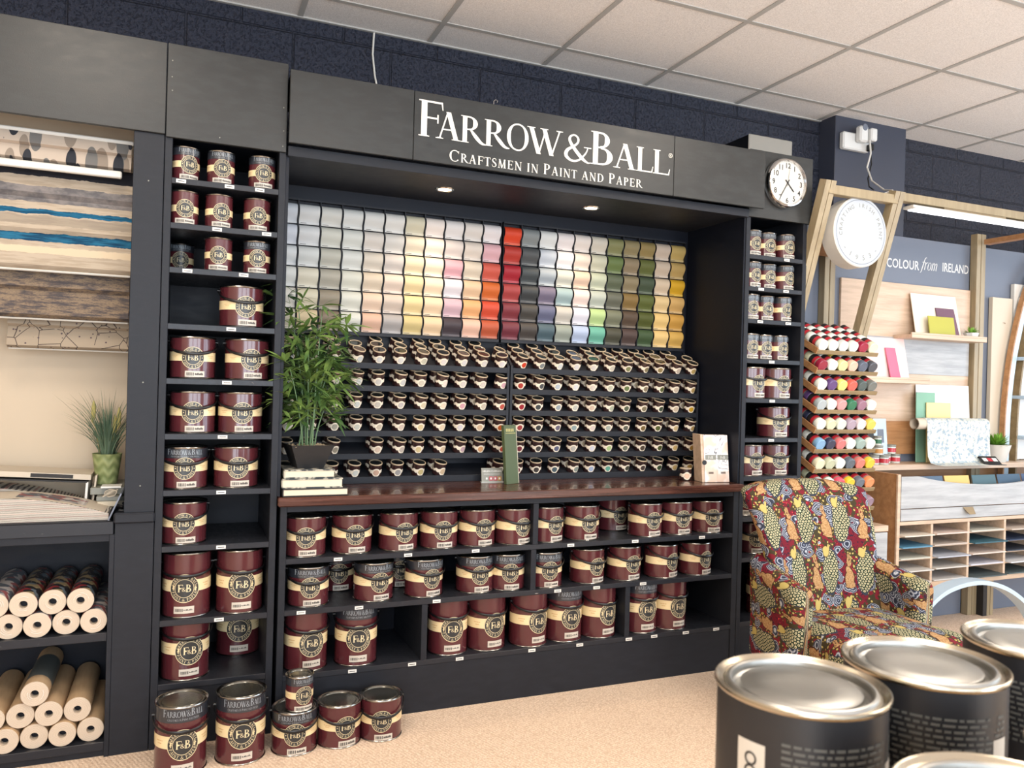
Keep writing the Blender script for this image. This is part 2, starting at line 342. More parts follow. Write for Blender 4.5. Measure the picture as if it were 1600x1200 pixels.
# ------------------------------------------------------------------ mesh helpers
class MB:
    def __init__(s): s.v = []; s.f = []; s.uv = None
    def add(s, vs, fs):
        n = len(s.v); s.v += [tuple(p) for p in vs]; s.f += [tuple(i+n for i in f) for f in fs]; return s
    def box(s, x0, x1, y0, y1, z0, z1, bev=0.):
        if bev <= 0:
            return s.add([(x0, y0, z0), (x1, y0, z0), (x1, y1, z0), (x0, y1, z0), (x0, y0, z1), (x1, y0, z1), (x1, y1, z1), (x0, y1, z1)],
                         [(0, 3, 2, 1), (4, 5, 6, 7), (0, 1, 5, 4), (1, 2, 6, 5), (2, 3, 7, 6), (3, 0, 4, 7)])
        b = min(bev, abs(x1-x0)*.49, abs(y1-y0)*.49, abs(z1-z0)*.49); X = (x0, x1); Y = (y0, y1); Z = (z0, z1); vs = []; ix = {}
        for i in (0, 1):
            for j in (0, 1):
                for k in (0, 1):
                    sx, sy, sz = (b, -b)[i], (b, -b)[j], (b, -b)[k]
                    for t, q in enumerate(((X[i], Y[j]+sy, Z[k]+sz), (X[i]+sx, Y[j], Z[k]+sz), (X[i]+sx, Y[j]+sy, Z[k]))):
                        ix[i, j, k, t] = len(vs); vs.append(q)
        g = lambda i, j, k, t: ix[i, j, k, t]; fs = []
        for i in (0, 1): fs.append((g(i, 0, 0, 0), g(i, 1, 0, 0), g(i, 1, 1, 0), g(i, 0, 1, 0))[::(1 if i else -1)])
        for j in (0, 1): fs.append((g(0, j, 0, 1), g(0, j, 1, 1), g(1, j, 1, 1), g(1, j, 0, 1))[::(1 if j else -1)])
        for k in (0, 1): fs.append((g(0, 0, k, 2), g(1, 0, k, 2), g(1, 1, k, 2), g(0, 1, k, 2))[::(1 if k else -1)])
        for i in (0, 1):
            for j in (0, 1): fs.append((g(i, j, 0, 0), g(i, j, 1, 0), g(i, j, 1, 1), g(i, j, 0, 1))[::(1 if i != j else -1)])
            for k in (0, 1): fs.append((g(i, 0, k, 0), g(i, 1, k, 0), g(i, 1, k, 2), g(i, 0, k, 2))[::(-1 if i != k else 1)])
        for j in (0, 1):
            for k in (0, 1): fs.append((g(0, j, k, 1), g(1, j, k, 1), g(1, j, k, 2), g(0, j, k, 2))[::(1 if j != k else -1)])
        for i in (0, 1):
            for j in (0, 1):
                for k in (0, 1): fs.append((g(i, j, k, 0), g(i, j, k, 1), g(i, j, k, 2))[::(1 if (i+j+k) % 2 else -1)])
        return s.add(vs, fs)
    def lathe(s, prof, seg=32, c=(0, 0, 0), axis='z', cap=True):
        vs = []; n = len(prof)
        for k in range(seg):
            a = 2*pi*k/seg
            for r, h in prof:
                x, y = r*cos(a), r*sin(a)
                vs.append((c[0]+x, c[1]+y, c[2]+h) if axis == 'z' else (c[0]+x, c[1]+h, c[2]-y))
        fs = []
        for k in range(seg):
            for i in range(n-1):
                a, b = k*n+i, ((k+1) % seg)*n+i
                fs.append((a, b, b+1, a+1))
        if cap:
            if prof[0][0] > 1e-6: fs.append(tuple(k*n for k in range(seg))[::-1])
            if prof[-1][0] > 1e-6: fs.append(tuple(k*n+n-1 for k in range(seg)))
        return s.add(vs, fs)
    def tube(s, pts, r, seg=8, cap=True):
        P = [Vector(p) for p in pts]; rr = r if isinstance(r, (list, tuple)) else [r]*len(P); vs = []; up = None
        for i, p in enumerate(P):
            t = (P[min(i+1, len(P)-1)]-P[max(i-1, 0)]).normalized()
            if up is None: up = Vector((0, 0, 1)) if abs(t.z) < .9 else Vector((1, 0, 0))
            n = (up-t*up.dot(t)).normalized(); b = t.cross(n); up = n
            for k in range(seg):
                a = 2*pi*k/seg; vs.append(p+(n*cos(a)+b*sin(a))*rr[i])
        fs = []
        for i in range(len(P)-1):
            for k in range(seg):
                a, b = i*seg+k, i*seg+(k+1) % seg; fs.append((a, b, b+seg, a+seg))
        if cap: fs += [tuple(range(seg))[::-1], tuple((len(P)-1)*seg+k for k in range(seg))]
        return s.add(vs, fs)
    def bar(s, a, b, w, d, side=(1, 0, 0)):       # rectangular bar from a to b; w along side, d across
        a, b = Vector(a), Vector(b); t = (b-a).normalized(); u = Vector(side); u = (u-t*u.dot(t)).normalized(); n = t.cross(u)
        vs = []
        for p in (a, b):
            for i, j in ((-1, -1), (1, -1), (1, 1), (-1, 1)): vs.append(p+u*(w/2*i)+n*(d/2*j))
        return s.add(vs, [(0, 1, 2, 3)[::-1], (4, 5, 6, 7), (0, 1, 5, 4), (1, 2, 6, 5), (2, 3, 7, 6), (3, 0, 4, 7)])
    def prism(s, poly, y0, y1):                    # outline in x,z extruded along y
        n = len(poly); vs = [(x, y0, z) for x, z in poly]+[(x, y1, z) for x, z in poly]
        return s.add(vs, [tuple(range(n)), tuple(range(n, 2*n))[::-1]]+[(i, n+i, n+(i+1) % n, (i+1) % n) for i in range(n)])
    def xprism(s, poly, x0, x1):                   # outline in y,z extruded along x
        n = len(poly); vs = [(x0, y, z) for y, z in poly]+[(x1, y, z) for y, z in poly]
        return s.add(vs, [tuple(range(n))[::-1], tuple(range(n, 2*n))]+[(i, (i+1) % n, n+(i+1) % n, n+i) for i in range(n)])
    def xf(s, fn): s.v = [tuple(fn(*p)) for p in s.v]; return s
    def mesh(s, name, mat, smooth=True, ang=35):
        me = bpy.data.meshes.new(name); me.from_pydata(s.v, [], s.f); me.update()
        if mat is not None: me.materials.append(M[mat] if isinstance(mat, str) else mat)
        if s.uv:
            l = me.uv_layers.new(name='UVMap')
            for lp in me.loops: l.data[lp.index].uv = s.uv[lp.vertex_index]
        if smooth:
            me.polygons.foreach_set('use_smooth', [True]*len(me.polygons)); me.set_sharp_from_angle(angle=R(ang))
        return me
    def build(s, name, mat, parent=None, smooth=True, ang=35, loc=None):
        return link(name, s.mesh(name, mat, smooth, ang), parent, loc)
def link(name, me, parent=None, loc=None):
    o = bpy.data.objects.new(name, me); COL.objects.link(o)
    if parent is not None: o.parent = parent
    if loc: o.location = loc
    return o
def B(x0, x1, y0, y1, z0, z1, bev=0.): return MB().box(x0, x1, y0, y1, z0, z1, bev)
def tag(o, label, cat, group=None):
    o['label'] = label; o['category'] = cat
    if group: o['group'] = group
    return o
def thing(name, label, cat, loc=(0, 0, 0), rz=0., group=None):
    o = bpy.data.objects.new(name, None); COL.objects.link(o); o.location = loc; o.rotation_euler = (0, 0, rz); o.empty_display_size = .05
    return tag(o, label, cat, group)
def struct(o): o['kind'] = 'structure'; return o
def copy_tree(o, parent=None):
    c = o.copy(); COL.objects.link(c)
    if parent is not None: c.parent = parent
    for ch in KIDS.get(o.name, []): copy_tree_child(ch, c)
    return c
def copy_tree_child(o, parent):
    c = o.copy(); COL.objects.link(c); c.parent = parent; c.matrix_parent_inverse = o.matrix_parent_inverse.copy()
    for ch in KIDS.get(o.name, []): copy_tree_child(ch, c)
KIDS = {}
def note_kids(root):                               # remember a prototype's tree once, so copying stays fast
    def rec(o):
        ks = [c for c in bpy.data.objects if c.parent == o]; KIDS[o.name] = ks
        for k in ks: rec(k)
    rec(root)
ORD = ['first', 'second', 'third', 'fourth', 'fifth', 'sixth', 'seventh', 'eighth', 'ninth', 'tenth', 'eleventh', 'twelfth']

# ------------------------------------------------------------------ lettering
# serif capitals drawn from strokes: l = straight stroke, a = arc with thick sides, q = serif bar
T, t = .15, .055
def arc(cx, cy, rx, ry, a0, a1, wt=T, wn=t, n=14):
    out, inn = [], []
    for i in range(n+1):
        a = R(a0+(a1-a0)*i/n); w = wn+(wt-wn)*abs(cos(a))**1.5
        out.append((cx+rx*cos(a), cy+ry*sin(a))); inn.append((cx+(rx-w)*cos(a), cy+(ry-max(wn, w*.55))*sin(a)))
    return [(out[i], out[i+1], inn[i+1], inn[i]) for i in range(n)]
def ln(x0, y0, x1, y1, w0, w1=None):
    w1 = w0 if w1 is None else w1
    if abs(y1-y0) > abs(x1-x0)*.5: return [((x0-w0/2, y0), (x0+w0/2, y0), (x1+w1/2, y1), (x1-w1/2, y1))]
    return [((x0, y0-w0/2), (x1, y1-w1/2), (x1, y1+w1/2), (x0, y0+w0/2))]
def sf(x, y, w, up=1):
    return [((x-w/2, y), (x+w/2, y), (x+w/2*.45, y+up*.045), (x-w/2*.45, y+up*.045)), ((x-w/2, y), (x+w/2, y), (x+w/2, y+up*.028), (x-w/2, y+up*.028))]
def stem(x): return ln(x, 0, x, 1, T)+sf(x, 0, .28)+sf(x, 1, .28, -1)
def curve(pts):
    q = []
    for i in range(len(pts)-1):
        (x0, y0, w0), (x1, y1, w1) = pts[i], pts[i+1]; d = math.hypot(x1-x0, y1-y0) or 1; nx, ny = -(y1-y0)/d, (x1-x0)/d
        q.append(((x0-nx*w0/2, y0-ny*w0/2), (x1-nx*w1/2, y1-ny*w1/2), (x1+nx*w1/2, y1+ny*w1/2), (x0+nx*w0/2, y0+ny*w0/2)))
    return q
def spl(p, n=5):                                   # Catmull-Rom through (x, y, w)
    o = []
    for i in range(len(p)-1):
        a, b, c, d = p[max(i-1, 0)], p[i], p[i+1], p[min(i+2, len(p)-1)]
        for k in range(n):
            s = k/n; o.append(tuple(.5*((2*b[j])+(-a[j]+c[j])*s+(2*a[j]-5*b[j]+4*c[j]-d[j])*s*s+(-a[j]+3*b[j]-3*c[j]+d[j])*s**3) for j in range(3)))
    o.append(p[-1]); return o
G = {}
G['F'] = (stem(.2)+ln(.2, .975, .66, .975, .05)+ln(.66, 1, .69, .78, .04, .02)+ln(.2, .53, .56, .53, .045)+ln(.56, .64, .56, .4, .035), .70)
G['E'] = (stem(.2)+ln(.2, .975, .66, .975, .05)+ln(.66, 1, .68, .8, .04, .02)+ln(.2, .53, .55, .53, .045)+ln(.55, .64, .55, .42, .035)+ln(.2, .025, .68, .025, .05)+ln(.7, .24, .68, 0, .02, .04), .76)
G['L'] = (stem(.2)+ln(.2, .025, .66, .025, .05)+ln(.72, .26, .67, 0, .02, .05), .72)
G['I'] = (stem(.2), .40)
G['T'] = (ln(.37, 0, .37, 1, T)+sf(.37, 0, .32)+ln(.03, .975, .71, .975, .05)+ln(.02, .78, .05, 1, .02, .04)+ln(.72, .78, .69, 1, .02, .04), .74)
G['A'] = (ln(.14, 0, .42, 1.02, .05)+ln(.72, 0, .44, 1.02, T+.01)+ln(.24, .36, .62, .36, .045)+sf(.14, 0, .26)+sf(.72, 0, .3), .88)
G['R'] = (stem(.2)+arc(.34, .74, .3, .26, -90, 90, T+.01)+ln(.2, .975, .36, .975, .05)+ln(.2, .505, .36, .505, .045)+curve(spl([(.4, .5, .06), (.58, .26, .13), (.78, .05, .1), (.95, .01, .03)])), .86)
G['P'] = (stem(.2)+arc(.34, .73, .32, .27, -90, 90, T+.01)+ln(.2, .975, .36, .975, .05)+ln(.2, .485, .36, .485, .045), .72)
G['B'] = (stem(.2)+arc(.34, .76, .28, .24, -90, 90, T)+ln(.2, .975, .36, .975, .05)+ln(.2, .53, .38, .53, .045)+arc(.36, .27, .36, .27, -90, 90, T+.02)+ln(.2, .025, .38, .025, .05), .80)
G['D'] = (stem(.2)+arc(.36, .5, .48, .5, -90, 90, T+.02, n=20)+ln(.2, .975, .38, .975, .05)+ln(.2, .025, .38, .025, .05), .92)
G['O'] = (arc(.5, .5, .47, .52, 0, 360, T+.01, n=32), 1.0)
G['C'] = (arc(.5, .5, .47, .52, 45, 318, T+.01, n=26)+ln(.84, .97, .84, .72, .035), .90)
G['S'] = (curve(spl([(.52, .74, .02), (.5, .93, .05), (.3, .99, .06), (.12, .8, .1), (.22, .6, .13), (.42, .45, .14), (.54, .25, .11), (.38, .03, .06), (.16, .06, .05), (.08, .28, .02)])), .62)
G['W'] = (ln(.12, 1, .4, -.02, T)+ln(.4, -.02, .64, .98, .05)+ln(.58, 1, .86, -.02, T)+ln(.86, -.02, 1.14, 1, .05)+sf(.12, 1, .28, -1)+sf(.58, 1, .28, -1)+sf(1.14, 1, .24, -1), 1.24)
G['M'] = (ln(.16, 0, .22, 1, .05)+ln(.24, 1, .52, 0, T-.02)+ln(.52, 0, .8, 1, .05)+ln(.84, 0, .8, 1, T)+sf(.16, 0, .24)+sf(.84, 0, .28)+sf(.2, 1, .2, -1)+sf(.84, 1, .2, -1), 1.02)
G['N'] = (ln(.18, 0, .18, 1, .05)+ln(.18, 1, .76, -.02, T)+ln(.76, 0, .76, 1, .05)+sf(.18, 0, .24)+sf(.76, 1, .24, -1)+sf(.14, 1, .2, -1), .92)
G['&'] = (curve(spl([(.86, .56, .03), (.78, .34, .05), (.55, .06, .07), (.3, 0, .08), (.1, .16, .12), (.14, .38, .11), (.36, .56, .08), (.5, .72, .07), (.5, .9, .07), (.36, .99, .06), (.22, .88, .08), (.24, .7, .1), (.42, .42, .12), (.66, .14, .12), (.86, .0, .06), (.96, .02, .03)], 6))+ln(.72, .57, .98, .57, .035), .98)
G['.'] = (ln(.1, .4, .1, .55, .14), .3)
G[' '] = ([], .38)
def glyphs(txt, h, caps=1.32, track=.02, pos=None):
    """quads for txt; characters after '^' are drawn larger. returns (quads, width)."""
    x = 0; out = []; i = 0
    while i < len(txt):
        c = txt[i]; sc = h
        if c == '^': i += 1; c = txt[i]; sc = h*caps
        q, adv = G[c]
        for f in q: out.append([(x+px*sc, py*sc) for px, py in f])
        x += (adv+track)*sc; i += 1
    return out, x
def quads_mb(quads, y=0.):
    m = MB()
    for q in quads:
        a = sum(q[i][0]*q[(i+1) % 4][1]-q[(i+1) % 4][0]*q[i][1] for i in range(4))
        if a < 0: q = q[::-1]
        m.add([(p[0], y-(len(m.f) % 16)*3e-5, p[1]) for p in q], [(0, 1, 2, 3)])   # strokes layered like paint so they never share a plane
    return m
def fitted(txt, x0, x1, z0, h, **k):
    q, wd = glyphs(txt, h, **k); s = (x1-x0)/wd
    return [[(x0+px*s, z0+pz) for px, pz in f] for f in q]
def thicken(m, d):                                 # give flat lettering in the xz plane a depth d towards -y
    n = len(m.v); fs = list(m.f)
    m.v += [(x, y-d, z) for x, y, z in m.v]
    m.f = [tuple(i+n for i in f) for f in fs]+[(f[i], f[(i+1) % len(f)], f[(i+1) % len(f)]+n, f[i]+n) for f in fs for i in range(len(f))]
    return m
def sans(txt, size, align='CENTER', bold=0., space=1.):
    cu = bpy.data.curves.new('t', 'FONT'); cu.body = txt; cu.size = size; cu.align_x = align; cu.offset = bold; cu.space_character = space; cu.resolution_u = 3
    o = bpy.data.objects.new('t', cu); COL.objects.link(o); dg = bpy.context.evaluated_depsgraph_get(); dg.update()
    me = bpy.data.meshes.new_from_object(o.evaluated_get(dg)); m = MB()
    m.add([(v.co.x, 0., v.co.y) for v in me.vertices], [tuple(p.vertices) for p in me.polygons])
    bpy.data.objects.remove(o); bpy.data.curves.remove(cu); bpy.data.meshes.remove(me); return m
def wrap(m, rad, z0=0., ang=0.):                   # bend lettering in the xz plane round a cylinder facing -y
    return m.xf(lambda x, y, z: ((rad-y)*sin(x/rad+ang), -(rad-y)*cos(x/rad+ang), z+z0))
def ring_text(txt, rad, h, a0, a1, flip=False):    # serif text on a circle, centre angle runs a0..a1 (degrees, clockwise from top)
    out = []; q, wd = glyphs(txt, h); n = len(txt); x = 0
    for c in txt:
        g, adv = G[c]; mid = (x+adv*h/2)/wd; x += (adv+.02)*h; th = R(a0+(a1-a0)*mid)
        for f in g:
            pts = []
            for px, py in f:
                lx, ly = (px-adv/2)*h, (py-.5)*h
                if flip: lx, ly = -lx, -ly
                r0 = rad+ly; tt = th+lx/rad; pts.append((r0*sin(tt), r0*cos(tt)))
            out.append(pts)
    return out
def annulus(r0, r1, n=40):
    return [[(r1*cos(2*pi*i/n), r1*sin(2*pi*i/n)), (r1*cos(2*pi*(i+1)/n), r1*sin(2*pi*(i+1)/n)), (r0*cos(2*pi*(i+1)/n), r0*sin(2*pi*(i+1)/n)), (r0*cos(2*pi*i/n), r0*sin(2*pi*i/n))] for i in range(n)]

# ------------------------------------------------------------------ room shell
CZ = 3.03
struct(B(-2.2, 7.6, -6.1, .5, -.05, 0).build('floor', 'carpet', smooth=False))
struct(B(-2.2, 7.6, -6.1, .5, CZ, CZ+.05).build('ceiling', 'ceiling', smooth=False))
struct(B(-2.2, 7.6, .5, .6, 0, CZ).build('wall_back', 'block', smooth=False))
struct(B(-2.3, -2.2, -6.1, .5, 0, CZ).build('wall_left', 'cream_wall', smooth=False))
m = MB().box(-2.2, 7.6, -6.2, -6.1, 0, .38).box(-2.2, 7.6, -6.2, -6.1, 2.72, CZ)
for xa, xb in ((-2.2, -2.0), (.1, .25), (2.5, 2.65), (4.9, 7.6)): m.box(xa, xb, -6.2, -6.1, .38, 2.72)
struct(m.build('wall_front', 'cream_wall', smooth=False))
m = MB().box(7.6, 7.7, -6.1, .5, 0, .38).box(7.6, 7.7, -6.1, .5, 2.76, CZ)
for ya, yb in ((-6.1, -5.2), (-3.2, -3.0), (-1.0, .5)): m.box(7.6, 7.7, ya, yb, .38, 2.76)
struct(m.build('wall_right', 'cream_wall', smooth=False))
# exposed tee grid of the suspended ceiling (607 mm)
m = MB(); x = 1.072-.607*6
while x < 7.6: m.box(x-.012, x+.012, -6.1, .5, CZ-.004, CZ+.002); x += .607
y = .262-.617*10
while y < .5: m.box(-2.2, 7.6, y-.012, y+.012, CZ-.0035, CZ+.002); y += .617
struct(m.build('trim_1', 'grid_bar', smooth=False))
struct(B(-2.2, 3.53, .482, .5, CZ-.007, CZ, .001).build('trim_2', 'grid_bar'))
PIL = (3.53, 4.10, .37)
struct(B(PIL[0], PIL[1], PIL[2], .5, 0, CZ, .003).build('wall_pillar', 'pillar', smooth=False))

# the lit 600 mm panels of the shop ceiling
for i, (x, y) in enumerate(LAMPS):
    c = thing('ceiling_light', 'square flat ceiling light panel flush in the tile grid', 'ceiling light', (x, y, CZ-.004), group='ceiling light panels')
    MB().box(-.296, .296, -.296, .296, -.004, .003).build('frame', 'white_paint', c); B(-.28, .28, -.28, .28, -.0052, -.0042).build('diffuser', 'panel_glow', c, False)
# ------------------------------------------------------------------ tins
def body_patch(rad, a0, a1, z0, z1, n=28):
    m = MB(); vs = []; 
    for i in range(n+1):
        a = a0+(a1-a0)*i/n
        for z in (z0, z1): vs.append((rad*sin(a), -rad*cos(a), z))
    return m.add(vs, [(2*i, 2*i+2, 2*i+3, 2*i+1) for i in range(n)])
def patch_box(rad, cx, w, z0, z1): return body_patch(rad, (cx-w/2)/rad, (cx+w/2)/rad, z0, z1, 10)
def make_tin(kind, r, h, top, handle, name):
    """kind: size key; returns the Empty of a finished tin standing at the origin, front to -y"""
    T0 = thing(name, 'tin', 'paint tin')
    MB().lathe([(r-.0012, .004), (r-.0012, h-.004)], 56, cap=False).build('tin_body', 'burgundy', T0)
    MB().lathe([(r-.004, 0), (r+.0012, .0008), (r+.0016, .003), (r, .0055), (r-.0012, .006)], 56).build('bottom_rim', 'tin_metal', T0)
    # lid with its rolled rim, groove and sunk panel
    rim = MB().lathe([(r-.001, h-.006), (r+.001, h-.005), (r+.0022, h-.002), (r+.0012, h+.0006), (r-.001, h), (r-.0036, h-.003), (r-.006, h-.0045), (r-.0085, h-.002), (r-.0105, h-.0018)], 56, cap=False).build('rim', 'tin_metal', T0)
    MB().lathe([(r-.0105, h-.0018), (r-.0125, h-.0055), (r-.019, h-.006), (r-.021, h-.0035), (.02, h-.003), (0, h-.003)], 56, cap=False).build('lid', 'tin_lid', T0)
    if kind == '750': bz, bh, cz, cr = .47, .19, .47, .265; st = (.03, .175, 1.45)
    elif kind == '25': bz, bh, cz, cr = .53, .22, .50, .262; st = (.045, .185, .86)
    else: bz, bh, cz, cr = .50, .18, .465, .222; st = (.075, .185, .84)
    cr *= h
    band = body_patch(r-.0005, -1.9, 1.9, (bz-bh/2)*h, (bz+bh/2)*h, 40).build('cream_band', 'cream_band', T0)
    mm = MB()
    for sx in (-1, 1):                            # a line of small print on each side of the band
        for k, (wd, zz) in enumerate(((.030, .02), (.018, -.02))):
            cx = sx*(cr+.022+r*.12); 
            for q in range(7):
                x0 = cx-wd/2*r/.083+q*wd*r/.083/7; mm.add(patch_box(r-.0002, x0+.0014, wd/7*.62*r/.083, (bz+zz-.006)*h, (bz+zz+.006)*h).v, [(2*i, 2*i+2, 2*i+3, 2*i+1) for i in range(10)])
    mm.build('small_print', 'tan_label', band)
    if top:
        tz = .74 if kind != '5' else .78
        body_patch(r-.0006, -pi, pi, tz*h, h-.005, 56).build('top_band', 'top_band', T0)
        q = fitted('^FARROW&^BALL', -r*.82, r*.82, 0, (.105 if kind != '5' else .082)*h, caps=1.3, track=0.)
        wrap(quads_mb(q), r+.0002, (tz+.085)*h).build('lettering', 'silver_print', T0, smooth=False)
        q = fitted('^CRAFTSMEN IN ^PAINT AND ^PAPER', -r*.62, r*.62, 0, .028*h, caps=1.2, track=.06)
        wrap(quads_mb(q), r+.0002, (tz+.03)*h).build('lettering', 'silver_print', T0, smooth=False)
    # roundel
    d = MB(); n = 40
    d.add([(0, 0, 0)]+[(cr*cos(2*pi*i/n), 0, cr*sin(2*pi*i/n)) for i in range(n)]+[(cr*.5*cos(2*pi*i/n), 0, cr*.5*sin(2*pi*i/n)) for i in range(n)],
          [(0, n+1+i, n+1+(i+1) % n) for i in range(n)]+[(n+1+i, 1+i, 1+(i+1) % n, n+1+(i+1) % n) for i in range(n)])
    rd = wrap(d, r+.0004, cz*h).build('roundel', 'roundel_dark', T0)
    q = annulus(cr*.955, cr)+annulus(cr*.62, cr*.655)
    q += ring_text('FARROW & BALL', cr*.805, cr*.19, -80, 80)+ring_text('PAINT & PAPER', cr*.805, cr*.19, 255, 105, True)
    for sx in (-1, 1): q.append([(sx*cr*.81-.0016, -.0016), (sx*cr*.81+.0016, -.0016), (sx*cr*.81+.0016, .0016), (sx*cr*.81-.0016, .0016)])
    q += fitted('F', -cr*.47, -cr*.07, -cr*.25, cr*.52)+fitted('B', cr*.08, cr*.5, -cr*.25, cr*.52)+fitted('&', -cr*.16, cr*.15, -cr*.2, cr*.28)
    wrap(quads_mb(q), r+.0009, cz*h).build('roundel_lettering', 'cream_print', rd, smooth=False)
    # price and barcode sticker
    sw = st[2]*r; sx = 0 if kind == '750' else .1*r
    if kind == '5': sx = .0
    sk = patch_box(r+.0004, sx, sw, st[0]*h, st[1]*h).build('barcode_sticker', 'sticker', T0)
    rnd = random.Random(3); mm = MB(); x = -sw*.42
    while x < -sw*.02:
        wd = rnd.choice((.0010, .0016, .0024))*r/.08; mm.add(patch_box(r+.0008, sx+x, wd, (st[0]+.03)*h, (st[1]-.035)*h).v, [(2*i, 2*i+2, 2*i+3, 2*i+1) for i in range(10)]); x += wd+rnd.choice((.0012, .0022))*r/.08
    wave = x = sw*.02
    while x < sw*.42:
        wd = .0028*r/.08; top_ = st[1]-.04-rnd.random()*.02; mm.add(patch_box(r+.0008, sx+x, wd, (st[0]+.045)*h, top_*h).v, [(2*i, 2*i+2, 2*i+3, 2*i+1) for i in range(10)]); x += wd+.0009
    mm.build('print', 'ink', sk)
    if handle:
        ez, lz = (.90, .60) if kind == '25' else (.80, .655)
        pts = []; n = 26
        for i in range(n+1):
            s = -1+2*i/n; a = s*R(97); f = 1-abs(s)**2.1; pts.append(((r+.0045+.005*f)*sin(a), -(r+.0045+.005*f)*cos(a), (ez-(ez-lz)*f)*h))
        m = MB(); vs = []
        for i, p in enumerate(pts):
            s = -1+2*i/n; hw = .0035+.0032*(1-abs(s)); p = Vector(p); o = Vector((p.x, p.y, 0)).normalized()
            for k in range(8):
                aa = 2*pi*k/8; vs.append(p+o*cos(aa)*.0022+Vector((0, 0, 1))*sin(aa)*hw)
        m.add(vs, [(i*8+k, i*8+(k+1) % 8, i*8+8+(k+1) % 8, i*8+8+k) for i in range(n) for k in range(8)])
        for sgn in (-1, 1):
            a = sgn*R(97); c = ((r+.001)*sin(a), -(r+.001)*cos(a), ez*h)
            m.tube([(c[0]*.985, c[1]*.985, c[2]), (c[0]*1.09, c[1]*1.09, c[2])], .0065, 12)
        m.build('handle', 'black_plastic', T0)
    note_kids(T0); return T0
SIZES = {'750': (.051, .128, 'small'), '25': (.083, .158, 'medium'), '5': (.0875, .242, 'large')}
PROTO = {}; used_proto = set()
def tin(kind, top, x, y, z, rz, label, group):
    key = (kind, top); r, h, _ = SIZES[kind]
    if key not in PROTO: PROTO[key] = make_tin(kind, r, h, top, kind != '750', {'750': 'paint_tin', '25': 'paint_tin', '5': 'paint_tin'}[kind])
    o = PROTO[key] if key not in used_proto else copy_tree(PROTO[key]); used_proto.add(key)
    o.location = (x, y, z); o.rotation_euler = (0, 0, R(rz)); tag(o, label, 'paint tin', group); return o

# shelving carcass: returns the root
PL = [0]
def price_labels(parent, xs, z, y=-.001):
    for x in xs:
        m = B(x-.017, x+.017, y-.0015, y+.001, z+.004, z+.017)
        o = m.build('price_label', 'card_white', parent)
        MB().box(x-.012, x+.012, y-.002, y-.0014, z+.009, z+.0115).build('print', 'ink', o)
def carcass(name, label, x0, x1, shelves, z1, depth=.47, st=.026, kick=None, th=.022, stiles=(True, True), floor_z=0.):
    t0 = thing(name, label, 'shelving')
    if stiles[0]: B(x0, x0+st, 0, depth, floor_z, z1, .0015).build('side_panel', 'joinery', t0)
    if stiles[1]: B(x1-st, x1, 0, depth, floor_z, z1, .0015).build('side_panel', 'joinery', t0)
    B(x0+st, x1-st, depth-.012, depth, floor_z, z1).build('back_panel', 'bay_paint', t0, False)
    B(x0+st, x1-st, .006, depth-.012, 2.285, 2.30).build('top_panel', 'bay_paint', t0, False)
    for z in shelves: B(x0+st-.001, x1-st+.001, .001, depth-.012, z, z+th, .0015).build('shelf', 'shelf_paint', t0)
    if kick: B(x0+st, x1-st, .006, .02, floor_z, kick, .001).build('kick_board', 'joinery', t0)
    return t0

# tall narrow shelving left of the bay
LS = [2.102, 1.935, 1.770, 1.560, 1.356, 1.149, .938, .729, .453, .216]
lc = carcass('tin_shelving', 'tall narrow dark shelving of paint tins left of the sign bay', -.068, .366, LS, 2.6, kick=.216)
hp = B(-.066, .364, -.012, .006, 2.268, 2.613, .0015).build('header_panel', 'fascia', lc)
for px, pz_ in ((-.05, 2.55), (-.05, 2.49), (-.048, 2.44), (.35, 2.44), (.352, 2.35), (.35, 2.29), (.12, 2.29)): MB().lathe([(.0022, -.0135), (.002, -.012)], 10, (px, 0, pz_), 'y').build('screw', 'grey_label', hp)
for z, xs in zip(LS, ([-.01, .16, .27], [.12, .30], [.02, .22], [.18], [.17], [.16], [.16], [.165], [.165], [])): price_labels(lc, xs, z)
LEFT = [  # x, size, dark band, y, rz
 [(.004, '750', 1, .075, 18), (.131, '750', 1, .07, 4), (.283, '750', 1, .07, 3)],
 [(.004, '750', 0, .07, 3), (.128, '750', 0, .07, 10), (.268, '750', 0, .07, 2)],
 [(-.005, '750', 1, .30, 0), (.13, '750', 0, .07, -2), (.272, '750', 1, .07, -1)],
 [(.222, '25', 0, .10, 8)],
 [(.048, '25', 0, .10, 0), (.248, '25', 0, .10, 8)],
 [(.053, '25', 0, .10, 0), (.228, '25', 0, .10, 2)],
 [(.030, '25', 1, .10, 0), (.218, '25', 0, .10, 2)],
 [(.032, '25', 0, .10, 0)],
 [(.049, '5', 0, .10, -6), (.243, '5', 0, .10, 2)],
 [(.050, '5', 0, .10, 10), (.258, '5', 0, .32, 0)],
]
def pos_word(i, n):
    if n == 1: return 'standing alone'
    if i == 0: return 'at left end'
    if i == n-1: return 'at right end'
    return ORD[i]+' from left'
def place_row(row, z, where, grp):
    n = len(row)
    for i, (x, kind, top, y, rz) in enumerate(row):
        back = ' set back' if y > .2 else ''
        face = 'dark-topped tin' if top else 'plain burgundy tin'
        tin(kind, top, x, y, z, rz, f"{SIZES[kind][2]} {face}{back} {pos_word(i, n)}, {where}", grp)
for k, row in enumerate(LEFT): place_row(row, LS[k]+.022, f'{ORD[k]} shelf down of left shelving', 'paint tins on the left tall shelving')

